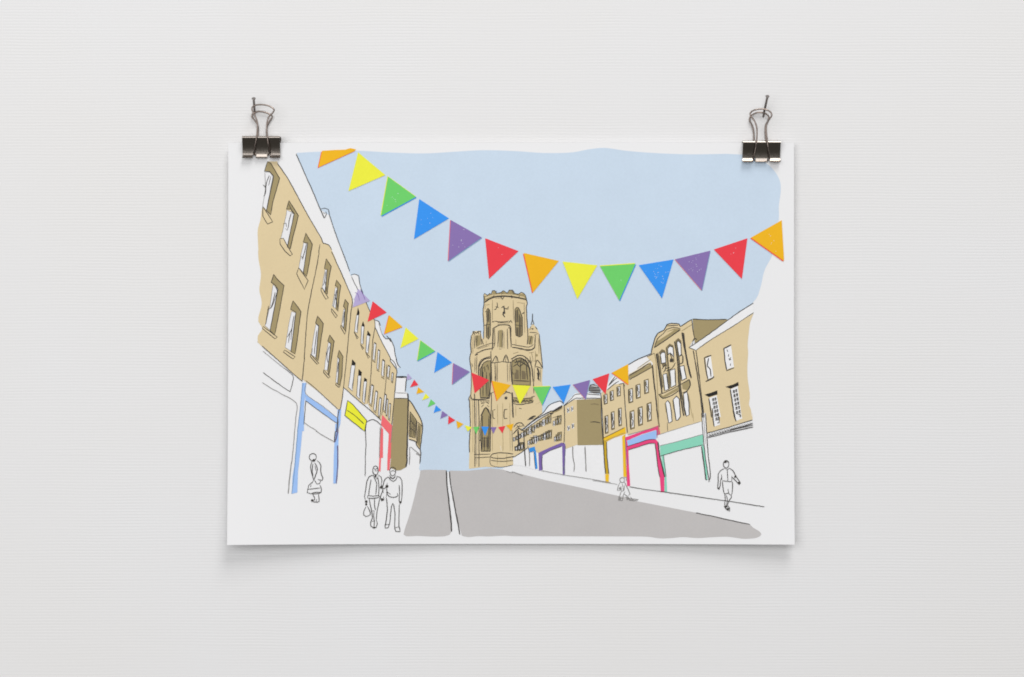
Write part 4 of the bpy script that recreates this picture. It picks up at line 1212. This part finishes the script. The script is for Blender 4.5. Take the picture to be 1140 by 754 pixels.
binder_clip(290.2, 151.6, 175.0,
            zl(330, 622, 5.6, 316, 612, 7.0, 322, 590, 7.6, 334, 530, 8.6, 345, 470, 9.2, 351, 400, 9.0, 348, 340, 8.7, 325, 285, 8.3, 307, 250, 8.1, 306, 222, 8.0, 335, 203, 7.8, 385, 199, 7.7, 435, 206, 7.7, 472, 224, 7.9, 490, 243, 8.0, 478, 268, 8.2, 448, 300, 8.4, 434, 340, 8.7, 430, 400, 9.0, 435, 470, 9.2, 443, 540, 8.6, 448, 600, 7.4, 444, 614, 7.0, 430, 622, 5.6),
            zl(330, 622, 2.8, 318, 600, 1.6, 330, 530, 0.8, 338, 470, 0.6, 342, 400, 0.7, 334, 350, 0.9, 305, 310, 1.1, 290, 285, 1.2, 302, 262, 1.3, 345, 246, 1.4, 400, 252, 1.4, 445, 272, 1.3, 462, 292, 1.2, 440, 325, 1.0, 420, 365, 0.8, 414, 420, 0.7, 424, 480, 0.6, 440, 560, 0.9, 444, 612, 1.8, 430, 622, 2.8),
            'nickel binder clip on the print corner beside the tan houses, loop right of its nail', GRIP)
binder_clip(848.4, 157.0, 179.6,
            zr(388, 668, 5.6, 372, 658, 7.0, 376, 630, 7.6, 388, 560, 8.6, 393, 510, 9.2, 398, 440, 9.0, 394, 385, 8.8, 376, 335, 8.4, 350, 300, 8.2, 342, 275, 8.0, 362, 252, 7.9, 405, 238, 7.8, 450, 236, 7.8, 490, 246, 7.9, 518, 268, 8.0, 522, 294, 8.2, 500, 325, 8.4, 478, 365, 8.8, 475, 420, 9.0, 484, 510, 9.2, 494, 580, 8.6, 504, 640, 7.6, 506, 656, 7.0, 492, 668, 5.6),
            zr(388, 668, 2.8, 378, 640, 1.6, 384, 570, 0.8, 386, 500, 0.6, 384, 420, 0.7, 368, 360, 0.9, 350, 325, 1.1, 350, 300, 1.2, 370, 275, 1.3, 410, 256, 1.4, 450, 255, 1.4, 490, 268, 1.3, 510, 292, 1.2, 505, 325, 1.0, 486, 360, 0.8, 482, 420, 0.7, 490, 510, 0.6, 498, 590, 0.9, 500, 645, 1.8, 492, 668, 2.8),
            'nickel binder clip on the print corner overlapping the printed blue sky', GRIP)

# ------------------------------------------------------------------ nails


def nail(base, head, label, hd, r=0.62):
    pfb = lambda d: 1.0 - d * MM / CAM_D
    P = lambda x, y, d: Vector(((x - 570) * S * pfb(d), -d * MM, (377 - y) * S * pfb(d)))
    a = P(base[0], base[1], 0.0); b = P(head[0], head[1], hd)
    t = (b - a).normalized()
    root = a - t * 0.004
    pts = [root - a, Vector((0, 0, 0)), (b - a) * 0.5, (b - a) * 0.93, (b - a) * 0.955, (b - a) * 0.985, (b - a) * 1.0]
    v, f = tube(pts, [r * .8 * MM, r * .92 * MM, r * MM, r * MM, r * 1.25 * MM, r * 1.75 * MM, r * 1.55 * MM], 16)
    o = mesh_obj('wall_nail', v, f, M_NAIL, None, True)
    o.location = a
    o.data.set_sharp_from_angle(angle=math.radians(40))
    tag(o, label, 'nail', 'nails in the wall')
    return o


nail((283.6, 126.5), (282.4, 109.6), 'short upright steel nail at the loop of the clip beside the tan houses', 7.5)
nail((849.8, 129.5), (854.5, 107.0), 'longer leaning steel nail at the loop of the clip over the blue sky', 9.5)

# ------------------------------------------------------------------ light


def area(name, loc, target, w, h, power, col):
    l = bpy.data.lights.new(name, 'AREA')
    l.shape = 'RECTANGLE'; l.size = w; l.size_y = h; l.energy = power; l.color = col
    o = bpy.data.objects.new(name, l)
    C.objects.link(o)
    o.location = loc
    o.rotation_euler = (Vector(target) - Vector(loc)).to_track_quat('-Z', 'Y').to_euler()
    return o


area('key_light', (0.55, -1.5, 2.40), (0, 0, 0.0), 1.1, 1.35, 42.5, (1.0, 0.988, 0.976))  # unseen soft key lamp from the upper right, aimed to suit the cast shadows
area('room_fill', (-0.6, -2.35, 0.35), (0, 0, -0.05), 2.6, 2.0, 40.2, (0.996, 0.994, 0.992))

world = bpy.data.worlds.new('World')
scene.world = world
world.use_nodes = True
nt = world.node_tree
bg = nt.nodes['Background']
tc = nt.nodes.new('ShaderNodeTexCoord')
sp = nt.nodes.new('ShaderNodeSeparateXYZ')
nt.links.new(tc.outputs['Generated'], sp.inputs[0])
cr = nt.nodes.new('ShaderNodeValToRGB')
cr.color_ramp.elements[0].position = 0.25; cr.color_ramp.elements[0].color = (0.085, 0.083, 0.076, 1)
cr.color_ramp.elements[1].position = 0.75; cr.color_ramp.elements[1].color = (0.42, 0.42, 0.43, 1)
mr = nt.nodes.new('ShaderNodeMapRange')
mr.inputs['From Min'].default_value = -1; mr.inputs['From Max'].default_value = 1
nt.links.new(sp.outputs['Z'], mr.inputs['Value'])
nt.links.new(mr.outputs['Result'], cr.inputs['Fac'])
nt.links.new(cr.outputs['Color'], bg.inputs['Color'])
bg.inputs['Strength'].default_value = 1.0

# ------------------------------------------------------------------ camera
cam = bpy.data.cameras.new('camera')
cam.sensor_width = 36.0
cam.lens = 36.0 * CAM_D / (1140 * S)
cam.clip_start = 0.01; cam.clip_end = 50.0
co = bpy.data.objects.new('camera', cam)
C.objects.link(co)
co.location = (0, -CAM_D, 0)
co.rotation_euler = (math.radians(90), 0, 0)
scene.camera = co

scene.render.engine = 'CYCLES'
scene.view_settings.view_transform = 'Standard'
scene.view_settings.look = 'None'
scene.view_settings.exposure = 0.0
scene.view_settings.gamma = 1.0
scene.cycles.use_denoising = True
scene.cycles.filter_width = 1.8
scene.cycles.max_bounces = 6
